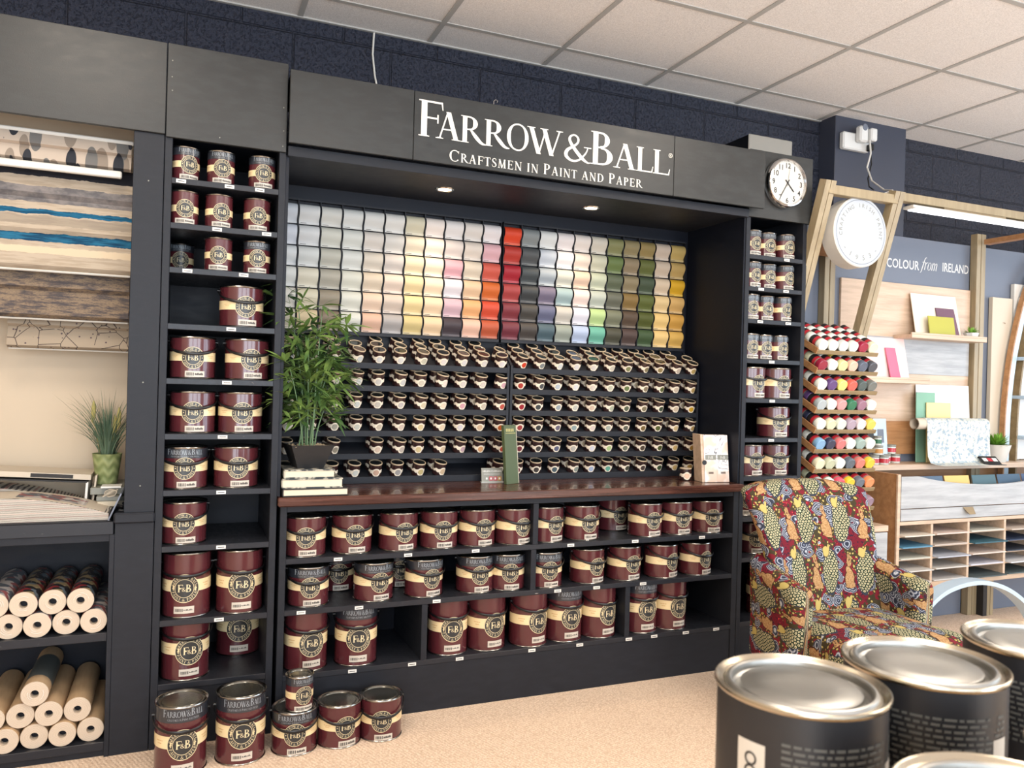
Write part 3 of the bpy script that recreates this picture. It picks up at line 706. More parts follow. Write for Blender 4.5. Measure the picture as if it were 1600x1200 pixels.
# tall narrow shelving right of the bay
RS = [2.055, 1.894, 1.730, 1.529, 1.330, 1.130, .935, .730, .526, .205]
rc = carcass('tin_shelving', 'tall narrow dark shelving of paint tins under the wall clock', 2.600, 2.992, RS, 2.59, kick=.205)
B(2.602, 3.006, -.012, .006, 2.262, 2.600, .0015).build('header_panel', 'fascia', rc)
for z, xs in zip(RS, ([2.86], [2.70, 2.86], [2.70, 2.88], [2.78], [2.79], [2.79], [], [], [2.75], [2.9])): price_labels(rc, xs, z)
RIGHT = [
 [(2.682, '750', 1, .065, 0), (2.79, '750', 1, .08, -6), (2.905, '750', 1, .07, -4)],
 [(2.682, '750', 1, .06, 2), (2.795, '750', 1, .08, -4), (2.905, '750', 1, .07, 2)],
 [(2.68, '750', 1, .065, -8), (2.788, '750', 1, .08, -8), (2.895, '750', 1, .07, 2)],
 [(2.68, '750', 1, .06, -6), (2.785, '750', 1, .08, -6), (2.88, '750', 1, .07, 0)],
 [(2.712, '25', 0, .09, 2), (2.881, '25', 0, .09, -4)],
 [(2.878, '25', 0, .09, -14)],
 [(2.712, '25', 0, .09, 0), (2.881, '25', 0, .09, -12)],
 [(2.72, '25', 0, .12, -20)],
 [(2.80, '25', 0, .14, -20)],
 [(2.72, '5', 0, .36, -10), (2.87, '5', 0, .12, -20)],
]
for k, row in enumerate(RIGHT): place_row(row, RS[k]+.022, f'{ORD[k]} shelf down under the clock', 'paint tins on the right tall shelving')

# low shelving under the worktop
lu = thing('low_tin_shelving', 'long low dark shelving of paint tins beneath the wooden worktop', 'shelving')
B(.380, .406, 0, .47, 0, .888, .0015).build('side_panel', 'joinery', lu); B(2.566, 2.598, 0, .47, 0, .888, .0015).build('side_panel', 'joinery', lu)
B(.406, 2.566, .455, .47, 0, .888).build('back_panel', 'bay_paint', lu, False)
B(.406, 2.566, .002, .02, .862, .888, .001).build('top_rail', 'joinery', lu)
US = [.656, .453, .197]
for z in US: B(.405, 2.567, .001, .455, z, z+.022, .0015).build('shelf', 'shelf_paint', lu)
for x, za, zb in ((1.484, .678, .862), (1.478, .475, .656), (.980, .219, .453), (1.970, .219, .453)): B(x-.013, x+.013, .002, .455, za, zb, .0015).build('divider', 'joinery', lu)
B(.406, 2.566, .004, .02, 0, .197, .001).build('kick_board', 'joinery', lu)
for z, xs in zip(US, ([.61, .90, 1.20, 1.66, 2.0, 2.38], [.47, .70, 1.03, 1.60, 1.80, 2.05], [.68, .93, 1.14, 1.48, 1.72, 1.98, 2.12, 2.30, 2.48])): price_labels(lu, xs, z)
LOW = [
 [(.491, '25', 0, .09, -6), (.683, '25', 0, .10, 0), (.882, '25', 0, .10, 6), (1.062, '25', 0, .10, -2), (1.238, '25', 0, .10, 6), (1.41, '25', 0, .09, 14),
  (1.578, '25', 0, .10, 12), (1.765, '25', 0, .10, 2), (2.025, '25', 0, .27, 6), (2.107, '25', 0, .09, 2), (2.29, '25', 0, .10, -4), (2.475, '25', 0, .10, -10)],
 [(.51, '25', 1, .10, -2), (.66, '25', 1, .30, 0), (.78, '25', 1, .10, 8), (.93, '25', 1, .29, 0), (1.0, '25', 1, .10, 12), (1.235, '25', 1, .10, 0), (1.388, '25', 1, .10, -8),
  (1.572, '25', 1, .09, -4), (1.70, '25', 1, .33, 0), (1.8, '25', 0, .10, 10), (2.0, '25', 0, .10, 6), (2.204, '25', 0, .09, 16), (2.403, '25', 0, .09, 12)],
 [(.505, '5', 0, .10, 10), (.712, '5', 1, .10, -4), (1.115, '5', 0, .10, -2), (1.295, '5', 0, .10, 10), (1.497, '5', 0, .09, 14), (1.681, '5', 1, .10, 4), (1.862, '5', 0, .10, 14),
  (2.092, '5', 1, .10, 2), (2.262, '5', 0, .10, 8), (2.405, '5', 1, .30, 10)],
]
for k, row in enumerate(LOW): place_row(row, US[k]+.022, f'{["upper", "middle", "bottom"][k]} row under the worktop', 'paint tins under the worktop')

# tins on the carpet
g = 'paint tins standing on the carpet'
tin('5', 1, .040, -.165, 0, 4, 'large paint tin on carpet nearest the camera, dark top band with store lettering', g)
tin('5', 1, .243, -.145, 0, 0, 'large banded paint tin on carpet, second from the left', g)
tin('25', 1, .436, -.145, 0, -6, 'medium banded paint tin on carpet carrying a small tin on its lid', g)
tin('750', 1, .447, -.170, .158, 14, 'small paint tin stacked on top of a medium tin at the floor', g)
tin('25', 0, .604, -.140, 0, 8, 'medium plain burgundy paint tin on carpet between two others, handle hanging', g)
o = tin('25', 0, .768, -.135, 0, -10, 'medium plain burgundy paint tin at the right end of the floor row', g)

# ------------------------------------------------------------------ worktop, bay and sign
MB().box(.368, 2.604, -.03, .485, .888, .925, .004).build('w', 'worktop')
wt = bpy.data.objects['w']; wt.name = 'worktop'; tag(wt, 'long dark reddish brown wooden worktop across the sign bay', 'worktop')
bay = thing('display_bay', 'dark recessed display bay around colour cards with downlit soffit', 'display bay')
B(.366, .378, .005, .485, .926, 2.262).build('side_panel', 'bay_paint', bay, False)
B(2.590, 2.599, .005, .485, .926, 2.262).build('side_panel', 'bay_paint', bay, False)
B(.378, 2.590, .482, .497, .926, 2.262).build('back_panel', 'bay_paint', bay, False)
B(.370, 2.598, .003, .482, 2.262, 2.275).build('soffit', 'joinery', bay, False)
B(.370, 2.598, -.02, .003, 2.255, 2.294, .001).build('front_rail', 'joinery', bay)
sg = thing('shop_sign', 'long charcoal fascia sign with cream serif store lettering above the bay', 'sign')
for xa, xb in ((.367, .857), (.859, 2.119), (2.121, 2.657)): B(xa, xb, -.06, -.045, 2.296, 2.578, .0015).build('fascia_panel', 'fascia', sg)
B(.372, 2.6, -.045, .4, 2.56, 2.575).build('top_board', 'joinery', sg, False)
Q = []
def word(txt, x0, x1, z0, h): Q.extend(fitted(txt, x0, x1, z0, h))
word('F', .868, .985, 2.398, .148); word('A', .950, 1.062, 2.398, .111); word('R', 1.052, 1.165, 2.398, .111); word('R', 1.158, 1.272, 2.398, .111)
word('O', 1.265, 1.375, 2.397, .113); word('W', 1.365, 1.535, 2.398, .111); word('&', 1.538, 1.680, 2.389, .116); word('B', 1.665, 1.805, 2.388, .148)
word('A', 1.79, 1.915, 2.388, .111); word('L', 1.905, 2.005, 2.388, .111); word('L', 1.995, 2.098, 2.388, .111)
Q += [[(x+2.098, z+2.482) for x, z in q] for q in annulus(.0085, .0105, 20)]+fitted('R', 2.0935, 2.103, 2.4775, .009)
thicken(quads_mb(Q, -.0605), .0015).build('lettering', 'sign_letter', sg, False)
thicken(quads_mb(fitted('^CRAFTSMEN IN ^PAINT AND ^PAPER', 1.012, 1.950, 2.312, .0365, caps=1.25, track=.1), -.0605), .0015).build('lettering', 'sign_letter', sg, False)
for x in (1.086, 1.835):
    d = thing('downlight', 'small round recessed downlight, '+('left' if x < 1.5 else 'right')+' one in the soffit below the sign', 'downlight', (x, .22, 2.262), group='downlights in the bay soffit')
    MB().lathe([(.030, -.001), (.036, -.005), (.043, -.004), (.045, 0)], 32, cap=False).build('trim_ring', 'spot_trim', d)
    MB().lathe([(.0301, -.0015), (0, -.0015)][::-1], 32, cap=False).build('lamp', 'lamp_glow', d)
    l = bpy.data.lights.new('spot_beam', 'SPOT'); l.energy = 11; l.color = (1., .78, .56); l.spot_size = R(100); l.spot_blend = .9; l.shadow_soft_size = .03
    lo = bpy.data.objects.new('spot_beam', l); COL.objects.link(lo); lo.location = (x, .215, 2.24); lo.rotation_euler = (R(14), 0, 0)

# ------------------------------------------------------------------ colour cards
SW = [
 [(206,212,222),(208,208,206),(200,198,188),(200,202,198),(202,202,198),(206,204,198),(198,190,158),(222,206,196),(212,206,202),(208,198,188),(216,206,206)],
 [(204,212,226),(204,206,206),(194,194,178),(196,200,192),(200,192,182),(196,192,186),(206,194,166),(232,208,188),(208,194,184),(210,194,178),(216,152,162)],
 [(210,216,220),(200,204,200),(176,174,158),(194,198,190),(198,186,168),(192,182,174),(220,198,150),(234,208,172),(220,146,158),(204,186,160),(192,78,62)],
 [(214,216,212),(214,204,176),(166,160,140),(198,198,180),(206,184,154),(212,186,164),(226,196,130),(236,202,160),(208,200,206),(222,176,128),(196,92,34)],
 [(220,214,200),(216,204,166),(146,136,116),(202,202,186),(220,184,152),(200,176,156),(226,194,120),(228,192,146),(204,156,168),(240,158,84),(200,68,42)],
 [(214,204,176),(228,200,146),(128,112,96),(202,204,192),(220,164,132),(160,154,150),(210,182,104),(228,186,134),(64,54,60),(230,168,138),(180,80,50)],
]
SX = [
 [(216,58,24),(124,130,130),(204,208,206),(216,206,206),(218,204,194),(202,192,170),(126,128,82),(140,126,88),(146,124,74),(204,178,152),(204,166,72)],
 [(176,46,36),(72,76,78),(168,182,198),(210,208,214),(214,196,180),(190,190,158),(98,118,64),(138,122,94),(94,102,50),(202,176,146),(200,156,70)],
 [(160,24,40),(58,66,70),(144,158,170),(184,186,172),(214,178,148),(174,184,154),(86,96,74),(132,120,90),(66,80,60),(208,180,144),(208,158,26)],
 [(160,54,54),(52,56,58),(104,96,118),(136,166,170),(222,196,184),(168,178,164),(96,98,84),(128,102,56),(88,98,44),(226,186,112),(218,162,72)],
 [(120,42,52),(64,62,58),(90,94,122),(184,178,164),(208,206,220),(170,206,116),(112,116,94),(86,70,56),(80,88,38),(240,190,94),(202,150,62)],
 [(110,42,54),(66,60,56),(68,90,100),(140,152,136),(156,178,218),(94,168,146),(72,72,58),(78,62,58),(62,84,52),(242,192,98),(234,172,52)],
]
def soften(c, k=.80):
    g_ = (c[0]+c[1]+c[2])/3; return tuple(int((g_+(v-g_)*k)*.92) for v in c)
SW = [[soften(c, .66 if sum(c) > 420 else .9) for c in row] for row in SW]; SX = [[soften(c, .66 if sum(c) > 420 else .88) for c in row] for row in SX]
def cname(c):
    r, g_, b = c; mx, mn = max(c), min(c); L = (mx+mn)/2; sat = (mx-mn)/max(mx, 1)
    dep = 'pale' if L > 190 else 'light' if L > 150 else 'mid' if L > 105 else 'dark' if L > 62 else 'deep'
    if sat < .06: return dep+' grey'
    import colorsys
    hh = colorsys.rgb_to_hsv(r/255, g_/255, b/255)[0]*360
    if sat < .16: return dep+(' warm grey' if hh < 70 or hh > 300 else ' green grey' if hh < 160 else ' blue grey')
    nm = 'red' if hh < 12 or hh > 345 else 'terracotta' if hh < 24 else ('brown' if L < 95 else 'peach') if hh < 34 else ('umber' if L < 90 else 'ochre yellow') if hh < 48 else ('olive' if L < 130 else 'stone yellow') if hh < 75 else 'green' if hh < 165 else 'teal' if hh < 195 else 'blue' if hh < 250 else 'plum' if hh < 315 else 'pink'
    if nm == 'red' and L > 150: nm = 'pink'
    return dep+' '+nm
CP, CH = .0982, .0945
def card_mesh():
    prof = [(.0925, .003), (.090, .014), (.084, .024), (.074, .031), (.062, .034), (.050, .032), (.038, .025), (.027, .016), (.018, .011), (.0125, .010)]
    m = MB(); n = len(prof); W = .0445
    vs = [(-W, -y, z) for z, y in prof]+[(W, -y, z) for z, y in prof]+[(-W, -y+.0015, z) for z, y in prof]+[(W, -y+.0015, z) for z, y in prof]; fs = []
    for i in range(n-1): fs += [(i, i+1, n+i+1, n+i), (2*n+i, 3*n+i, 3*n+i+1, 2*n+i+1), (i, 2*n+i, 2*n+i+1, i+1), (n+i, n+i+1, 3*n+i+1, 3*n+i)]
    return m.add(vs, fs).mesh('colour_card', 'colour_card', True, 60)
def strip_mesh(): return B(-.0445, .0445, -.0135, -.009, .0015, .0125).mesh('name_strip', 'colour_card', False)
CM, SM, PM = card_mesh(), strip_mesh(), MB().box(-.038, -.012, -.0142, -.0134, .0055, .0075).mesh('print', 'ink', False)
ZB, YB = 1.612, .468
for side, (xs, tab) in enumerate(((.378, SW), (1.470, SX))):
    nm = 'left' if side == 0 else 'right'
    rk = thing('colour_card_rack', f'{nm} dark wall rack of curved paint colour cards', 'rack')
    B(xs, xs+11*CP, YB+.001, YB+.010, ZB-.012, ZB+6*CH+.014).build('back_panel', 'bay_paint', rk, False)
    for k in range(12):
        x = xs+k*CP
        B(x-.002 if k else x, x+.002 if k < 11 else x, YB-.024, YB+.001, ZB-.012, ZB+6*CH+.012).build('divider', 'joinery', rk, False)
    B(xs, xs+11*CP, YB-.026, YB+.001, ZB-.016, ZB-.002).build('bottom_rail', 'joinery', rk, False)
    B(xs, xs+11*CP, YB-.026, YB+.001, ZB+6*CH+.010, ZB+6*CH+.018).build('top_rail', 'joinery', rk, False)
    for r in range(6):
        for c in range(11):
            col = tab[r][c]
            o = link('colour_card', CM, None, (xs+(c+.5)*CP, YB, ZB+(5-r)*CH)); o.color = S(*col)
            tag(o, f'{cname(col)} curved colour card, {ORD[r]} row down, {ORD[c]} column of the {nm} card rack', 'colour card', 'colour cards in the bay')
            s_ = link('name_strip', SM, o); k_ = [min(255, int(v*.8+40)) for v in col]; s_.color = S(*k_)
            link('print', PM, s_)

# ------------------------------------------------------------------ sample pot racks
TLS = [R(27)]+[R(19)]*5; PX0 = .434; PP = .0999
def pot_proto():
    t0 = thing('sample_pot', 'pot', 'sample pot'); r, h = .0292, .063
    MB().lathe([(r-.003, 0), (r-.001, .001), (r, .004), (r, h-.006), (r-.001, h-.005)], 28).build('pot_body', 'pot_brown', t0)
    MB().lathe([(r-.001, h-.0055), (r+.0012, h-.005), (r+.0016, h-.0025), (r+.0006, h), (r-.0015, h), (r-.0028, h-.002)], 28, cap=False).build('lid_rim', 'pot_rim', t0)
    MB().lathe([(0, h-.0035), (r-.0045, h-.0035), (r-.0028, h-.002)], 28, cap=False).build('lid', 'pot_lid', t0)
    # cream drip-edged label: wavy band
    m = MB(); vs = []; n = 44
    for i in range(n+1):
        a = -1.9+3.8*i/n; wv = .0022*sin(a*9)+.0012*sin(a*5+1); e = .0045+.0035*abs(sin(a*1.9))
        vs += [((r+.0004)*sin(a), -(r+.0004)*cos(a), .027-e+wv), ((r+.0004)*sin(a), -(r+.0004)*cos(a), .027+e+wv*.7)]
    m.add(vs, [(2*i, 2*i+2, 2*i+3, 2*i+1) for i in range(n)]); lb = m.build('label', 'pot_label', t0)
    def disc(rad, off, name, mat, par):
        q = MB(); k = 24; q.add([(0, 0, 0)]+[(rad*cos(2*pi*i/k), 0, rad*sin(2*pi*i/k)) for i in range(k)], [(0, 1+i, 1+(i+1) % k) for i in range(k)])
        return wrap(q, r+off, .024).build(name, mat, par)
    dr = disc(.0195, .0009, 'disc_ring', 'pot_label', t0); disc(.0135, .0014, 'colour_disc', 'colour_disc', t0)
    note_kids(t0); return t0
POT = pot_proto(); pot_used = [False]
def pot(x, y, z, tilt, rz, col, label, grp):
    o = POT if not pot_used[0] else copy_tree(POT); pot_used[0] = True
    if o is POT: kids = KIDS[POT.name]; root = POT
    o.location = (x, y, z); o.rotation_euler = (tilt, 0, R(rz)); tag(o, label, 'sample pot', grp)
    for ch in (c for c in COPIED(o)): 
        if ch.name.startswith('colour_disc'): ch.color = S(*col)
    return o
def COPIED(o):
    if o is POT: return KIDS[POT.name]
    return LAST
LAST = []
def copy_tree(o, parent=None):                     # final form: remembers the copied children
    global LAST
    c = o.copy(); COL.objects.link(c); LAST = []
    if parent is not None: c.parent = parent
    for ch in KIDS.get(o.name, []):
        d = ch.copy(); COL.objects.link(d); d.parent = c; LAST.append(d)
        for g2 in KIDS.get(ch.name, []):
            e = g2.copy(); COL.objects.link(e); e.parent = d
    return c
PS = [1.445, 1.343, 1.240, 1.139, 1.036, .932]
YF = .33
rp = random.Random(5)
for side, (xs, tab, xe) in enumerate(((.380, SW, 1.474), (1.480, SX, 2.580))):
    nm = 'left' if side == 0 else 'right'
    rk = thing('sample_pot_rack', f'{nm} dark stepped rack of sloping shelves holding sample pots', 'rack')
    for xa in (xs, xe-.012):
        MB().xprism([(YF, .926), (.480, .926), (.480, 1.585), (.470, 1.59), (YF, 1.478)], xa, xa+.012).build('side_panel', 'joinery', rk, False)
    B(xs+.012, xe-.012, .472, .480, .926, 1.58).build('back_panel', 'bay_paint', rk, False)
    for k, z in enumerate(PS):
        TL = TLS[k]
        def tf(x, y, z_, z0=z, TL=TL): return (x, YF+.006+y*cos(TL)-z_*sin(TL), z0+.018+y*sin(TL)+z_*cos(TL))
        B(xs+.012, xe-.012, 0, .152, -.008, 0).xf(tf).build('sloping_shelf', 'joinery', rk, False)
        B(xs+.012, xe-.012, YF+.0005, YF+.009, z-.002, z+.024, .001).build('shelf_edge', 'joinery', rk)
    B(xs+.012, xe-.012, YF+.001, YF+.008, .926, .940).build('base_board', 'joinery', rk, False)
    for k, z in enumerate(PS):
        TL = TLS[k]
        for c in range(11):
            if side == 0 and ((k == 5 and c in (8, 9)) or (k == 4 and c == 3)): continue
            x = PX0+(c+(11 if side else 0))*PP+(.0065 if side else 0)
            depth = (3 if (c+k) % 7 != 3 else 2) if k == 0 else 2
            if k and rp.random() < .12: depth = 1
            for j in range(depth):
                yl = .030+.0612*j; jx = rp.uniform(-.003, .003)-(.004*j if k else 0)
                zz = z+.018+yl*sin(TL); yy = YF+.006+yl*cos(TL)
                col = tab[k][c] if (j == 0 or k == 0) else (190, 176, 150)
                w_ = ['front', 'second', 'third'][j]
                pot(x+jx, yy, zz, TL, rp.uniform(-16, 16)+(10 if side == 0 else 2), col, f"{w_} sample pot, {cname(col)} disc, {ORD[c]} lane, {'top slope' if k == 0 else ORD[k]+' tier'}, {nm} pot rack", 'sample pots in the bay')

# ------------------------------------------------------------------ blind display unit at the left
bu = thing('blind_display_unit', 'dark joinery alcove with pattern books and blinds left of the tins', 'shelving')
B(-1.30, -.069, -.012, .006, 2.277, 2.612, .0015).build('header_panel', 'fascia', bu)
o = B(-.172, -.070, 0, .47, .882, 2.277, .0015).build('upper_post', 'joinery', bu)
for zz in (2.10, 1.36, .98): MB().lathe([(.0026, -.0015), (.002, 0)], 10, (-.12, 0, zz), 'y').build('screw', 'grey_label', o)
B(-.200, -.070, 0, .47, 0, .845, .0015).build('lower_post', 'joinery', bu)
B(-.204, -.068, -.016, .47, .845, .884, .006).build('post_ledge', 'joinery', bu)
B(-1.30, -.172, .455, .468, .855, 2.61).build('back_panel', 'cream_wall', bu, False)
B(-1.30, -.204, -.004, .455, .806, .853, .002).build('desk_top', 'shelf_paint', bu)
B(-.216, -.200, -.002, .45, 0, .806, .001).build('side_panel', 'joinery', bu)
B(-1.30, -.216, .44, .455, 0, .806).build('lower_back_panel', 'bay_paint', bu, False)
B(-1.30, -.216, .004, .44, .780, .806, .001).build('top_rail', 'joinery', bu)
for z in (.420, .024): B(-1.30, -.216, .002, .44, z, z+.030, .0015).build('shelf', 'shelf_paint', bu)
B(-1.30, -.216, .012, .03, 0, .024).build('kick_board', 'joinery', bu, False)

def blind(name, label, x0, x1, y, z0, z1, mat, folds, bulge, parts):
    """soft folded blind hanging in horizontal pleats: own origin at bottom left"""
    n = folds*8; m = MB(); H = z1-z0; vs = []
    for i in range(n+1):
        s = i/n; f = (s*folds) % 1. if i < n else 1.
        yy = -bulge*(1-f)**.6*min(1, f*9+.05)-.008*(1-s)
        vs += [(0, yy, s*H), (x1-x0, yy, s*H)]
    k = len(vs); vs += [(a, b+.004, c) for a, b, c in vs]
    fs = [(2*i, 2*i+1, 2*i+3, 2*i+2) for i in range(n)]+[(k+2*i, k+2*i+2, k+2*i+3, k+2*i+1) for i in range(n)]
    fs += [(2*i+1, k+2*i+1, k+2*i+3, 2*i+3) for i in range(n)]+[(2*i, 2*i+2, k+2*i+2, k+2*i) for i in range(n)]+[(0, k, k+1, 1), (2*n, 2*n+1, k+2*n+1, k+2*n)]
    t0 = thing(name, label, 'blind', (x0, y, z0))
    m.add(vs, fs).build('fabric', mat, t0, True, 50)
    for nm, mt, b in parts: B(*b, .004).build(nm, mt, t0)
    return t0
W_ = .70
blind('roman_blind', 'cream roman blind with grey and taupe leaves, topmost of the hanging blinds', -.185-W_, -.185, .13, 2.150, 2.262, 'leaf_blind', 2, .022,
      [('head_rail', 'white_paint', (-.005, W_+.008, -.01, .03, .102, .118)), ('bottom_bar', 'white_paint', (0, W_-.03, -.030, -.008, -.030, -.004))])
blind('roman_blind', 'roman blind in water-colour stripes of blue, grey and cream', -.180-W_, -.180, .19, 1.765, 2.165, 'stripe_blind', 3, .020, [('bottom_bar', 'white_paint', (0, W_, -.012, .004, -.006, .004))])
blind('roman_blind', 'weathered brown and charcoal roman blind below the striped blind', -.186-W_, -.186, .25, 1.590, 1.800, 'weathered_blind', 2, .026, [('bottom_bar', 'white_paint', (0, W_, -.010, .004, -.006, .003))])
blind('roman_blind', 'beige twig-patterned roman blind, lowest of the hanging blinds', -.182-.42, -.182, .32, 1.478, 1.640, 'twig_blind', 2, .022, [('bottom_bar', 'white_paint', (0, .42, -.008, .004, -.005, .003))])
m = MB(); ch = [(-.178, .29, 1.62-.0125*i) for i in range(44)]
for p in ch: m.lathe([(0, -.0022), (.002, -.001), (.002, .001), (0, .0022)], 6, p)
tag(m.build('blind_chain', 'brass_wood'), 'fine beaded blind chain hanging beside the grass plant', 'chain')

# wallpaper rolls on the two lower shelves
ru = random.Random(11)
def roll(x, z, y, mat, label, group, strip=False, r=.0435):
    t0 = thing('wallpaper_roll', label, 'wallpaper roll', (x, y, z), 0, group); L = .41-y
    MB().lathe([(r, .0015), (r, L)], 36, (0, 0, 0), 'y', cap=False).build('paper_wrap', mat, t0)
    e = MB().lathe([(.0135, .03), (.0135, 0), (r-.001, 0), (r, .0015)], 36, (0, 0, 0), 'y', cap=False).build('rolled_end', 'roll_end', t0)
    MB().lathe([(0, .03), (.0135, .03)], 24, (0, 0, 0), 'y', cap=False).build('core', 'bay_paint', e)
    if strip: MB().lathe([(r+.0006, .07), (r+.0006, .30)], 36, (0, 0, 0), 'y', cap=False).build('paper_sleeve', 'label_strip_roll', t0)
    if mat != 'kraft_roll' or strip:
        q = MB()
        for k in range(3):
            a = ru.uniform(0, 6.3); q.tube([((.016+.006*k)*cos(a+s*.35), -.0015, (.016+.006*k)*sin(a+s*.35)) for s in range(5)], .0006, 5)
        q.build('string', 'card_white', e)
    return t0
g = 'wallpaper rolls on the upper roll shelf'
UR = [(-.575, .0), (-.484, .0), (-.412, .0), (-.336, .0), (-.258, .0)]
zb = .450+.0435
names_b = ['cream-ended dark floral wallpaper roll, lowest row, partly cut by the frame', 'dark floral wallpaper roll with tan end, lowest row, second from left', 'wallpaper roll third from left in the lowest row of floral rolls',
           'wallpaper roll fourth from left in the lowest row of floral rolls', 'wallpaper roll at the right end of the lowest floral row']
for i, (x, d) in enumerate([(-.575, 0), (-.484, 0), (-.4085, 0), (-.3255, 0), (-.2625, 0)]):
    pass
for i, x in enumerate((-.600, -.5095, -.4195, -.3365, -.2605)):
    xx = -.2605-(4-i)*.0885; roll(xx, zb, .012+.01*(i % 2), ['grey_flower_roll', 'floral_roll'][i % 2], names_b[i], g)
tops = ['grey floral wallpaper roll at the left of the upper floral layer', 'red and black floral wallpaper roll, second in the upper floral layer', 'red floral wallpaper roll, third in the upper floral layer', 'dark red floral wallpaper roll, right end of the upper floral layer']
for i in range(4): roll(-.2605-.04425-(3-i)*.0885, zb+.0767, .02-.006*(i % 2), 'floral_roll' if i else 'grey_flower_roll', tops[i], g)
g = 'wallpaper rolls on the bottom roll shelf'; zb = .054+.0435
lows = ['kraft wallpaper roll, bottom layer, left end', 'kraft wallpaper roll, bottom layer, second from left', 'kraft wallpaper roll, bottom layer, third from left', 'kraft wallpaper roll, bottom layer, right end']
for i in range(4): roll(-.262-(3-i)*.0885, zb, .01+.012*(i % 2), 'kraft_roll', lows[i], g)
mids = ['kraft wallpaper roll, middle layer, left end', 'kraft wallpaper roll, middle layer, second from left', 'kraft wallpaper roll, middle layer, third from left', 'kraft wallpaper roll, middle layer, right end against the post']
for i, (x, z) in enumerate(((-.572, 0), (-.4835, 0), (-.395, 0), (-.3062, 0))): roll(x, zb+.0767, .016+.01*(i % 2), 'kraft_roll', mids[i], g)
roll(-.440, zb+.1534, .014, 'kraft_roll', 'kraft wallpaper roll with dark green-grey sleeve on top of the pile', g, True)
roll(-.2605, zb+.0767+.018+.02, .03, 'kraft_roll', 'kraft wallpaper roll raised at the right end of the pile', g) if 0 else None

# pattern books on the desk
DZ = .853
def pages_block(m, x0, x1, y0, y1, z, h0, h1, curl):
    """stack of pages whose height falls from h0 to h1 across x in a bow"""
    n = 18; vs = []
    for i in range(n+1):
        s = i/n; x = x0+(x1-x0)*s; hh = h1+(h0-h1)*(1-s**2.2)+curl*sin(pi*s)
        for y in (y0, y1): vs += [(x, y, z), (x, y, z+hh)]
    fs = []
    for i in range(n):
        a = 4*i; b = a+4; fs += [(a, b, b+1, a+1), (a+2, a+3, b+3, b+2), (a+1, b+1, b+3, a+3), (a, a+2, b+2, b)]
    fs += [(0, 1, 3, 2), (4*n, 4*n+2, 4*n+3, 4*n+1)]
    return m.add(vs, fs)
pb = thing('pattern_book', 'big open pattern book lying across the front of the desk', 'pattern book', (0, 0, 0))
pages_block(MB(), -.76, -.222, .012, .20, DZ+.006, .070, .022, .022).build('pages', 'sample_pages', pb)
def top_at(x, lift=.0008):
    s = (x+.76)/.538; return DZ+.006+.022+.048*(1-s**2.2)+.022*sin(pi*s)+lift
m = MB(); vs = []; n = 16
for i in range(n+1):
    x = -.62+.385*i/n
    for y in (.016, .205): vs.append((x, y, top_at(x)))
m.add(vs, [(2*i, 2*i+2, 2*i+3, 2*i+1) for i in range(n)]).build('top_page', 'page_cream', pb)
m = MB(); vs = []
for i in range(n+1):
    x = -.52+.22*i/n
    for y in (.05, .17): vs.append((x, y, top_at(x, .0016)))
m.add(vs, [(2*i, 2*i+2, 2*i+3, 2*i+1) for i in range(n)]).build('printed_picture', 'grey_flower_roll', pb)
B(-.78, -.215, .005, .215, DZ, DZ+.006, .001).build('back_cover', 'ink', pb)
MB().bar((-.222, .10, DZ+.004), (-.182, .10, DZ+.100), .20, .005, (0, 1, 0)).build('raised_cover', 'blue_wall', pb)
q = MB(); q.tube([(-.195, .02, DZ+.055), (-.178, .01, DZ+.052), (-.168, .02, DZ+.056), (-.176, .035, DZ+.06)], .005, 8).tube([(-.19, .03, DZ+.035), (-.172, .03, DZ+.033)], .006, 8); q.build('spiral_clip', 'black_plastic', pb)
b2 = thing('ring_binder', 'thick tilted ring binder of fabric samples with grey striped pages', 'binder')
pages_block(MB(), -.85, -.335, .23, .40, DZ+.006, .095, .03, .012).build('pages', 'sample_pages', b2)
MB().bar((-.318, .30, DZ+.004), (-.312, .30, DZ+.118), .17, .008, (0, 1, 0)).build('spine', 'card_white', b2)
MB().bar((-.85, .30, DZ+.150), (-.312, .30, DZ+.118), .17, .006, (0, 1, 0)).build('cover', 'ink', b2)
b3 = thing('ring_binder', 'pale binder with printed label lying on top of the sample binder', 'binder')
MB().bar((-.85, .31, DZ+.172), (-.30, .31, DZ+.136), .19, .020, (0, 1, 0)).build('cover', 'page_cream', b3)
MB().bar((-.50, .214, DZ+.149), (-.36, .214, DZ+.140), .002, .014, (0, 1, 0)).build('label', 'ink', b3)
MB().bar((-.296, .31, DZ+.006), (-.282, .31, DZ+.142), .18, .006, (0, 1, 0)).build('hanging_flap', 'page_cream', b3)
b4 = thing('sample_book_stack', 'closed grey and pink sample book under the grass plant', 'book')
B(-.272, -.176, .16, .44, DZ+.03, DZ+.052, .002).build('pages', 'pages', b4); B(-.275, -.175, .155, .445, DZ+.052, DZ+.070, .002).build('cover', 'grey_label', b4)
B(-.275, -.175, .155, .445, DZ+.0, DZ+.030, .002).build('lower_cover', 'ink', b4)
b5 = thing('sample_book', 'thin grey topped sample book directly beneath the woven pot', 'book')
B(-.300, -.176, .20, .45, DZ+.0705, DZ+.098, .002).build('pages', 'grey_label', b5)
tag(B(-.262, -.192, .17, .24, DZ+.0985, DZ+.106, .001).build('paper_card', 'card_white'), 'small white card tray beside the woven pot', 'card')
q = MB()
for k in range(7):
    q.tube([(-.225+.022*cos(a_*.9+k)*(1+.2*k/7), .13+.02*sin(a_*.9), DZ+.086+.012*sin(a_*.9+k*1.3)) for a_ in range(8)], .0011, 6)
tag(q.build('cord_coil', 'page_cream'), 'loose coil of cream cord beside the open pattern book', 'cord')
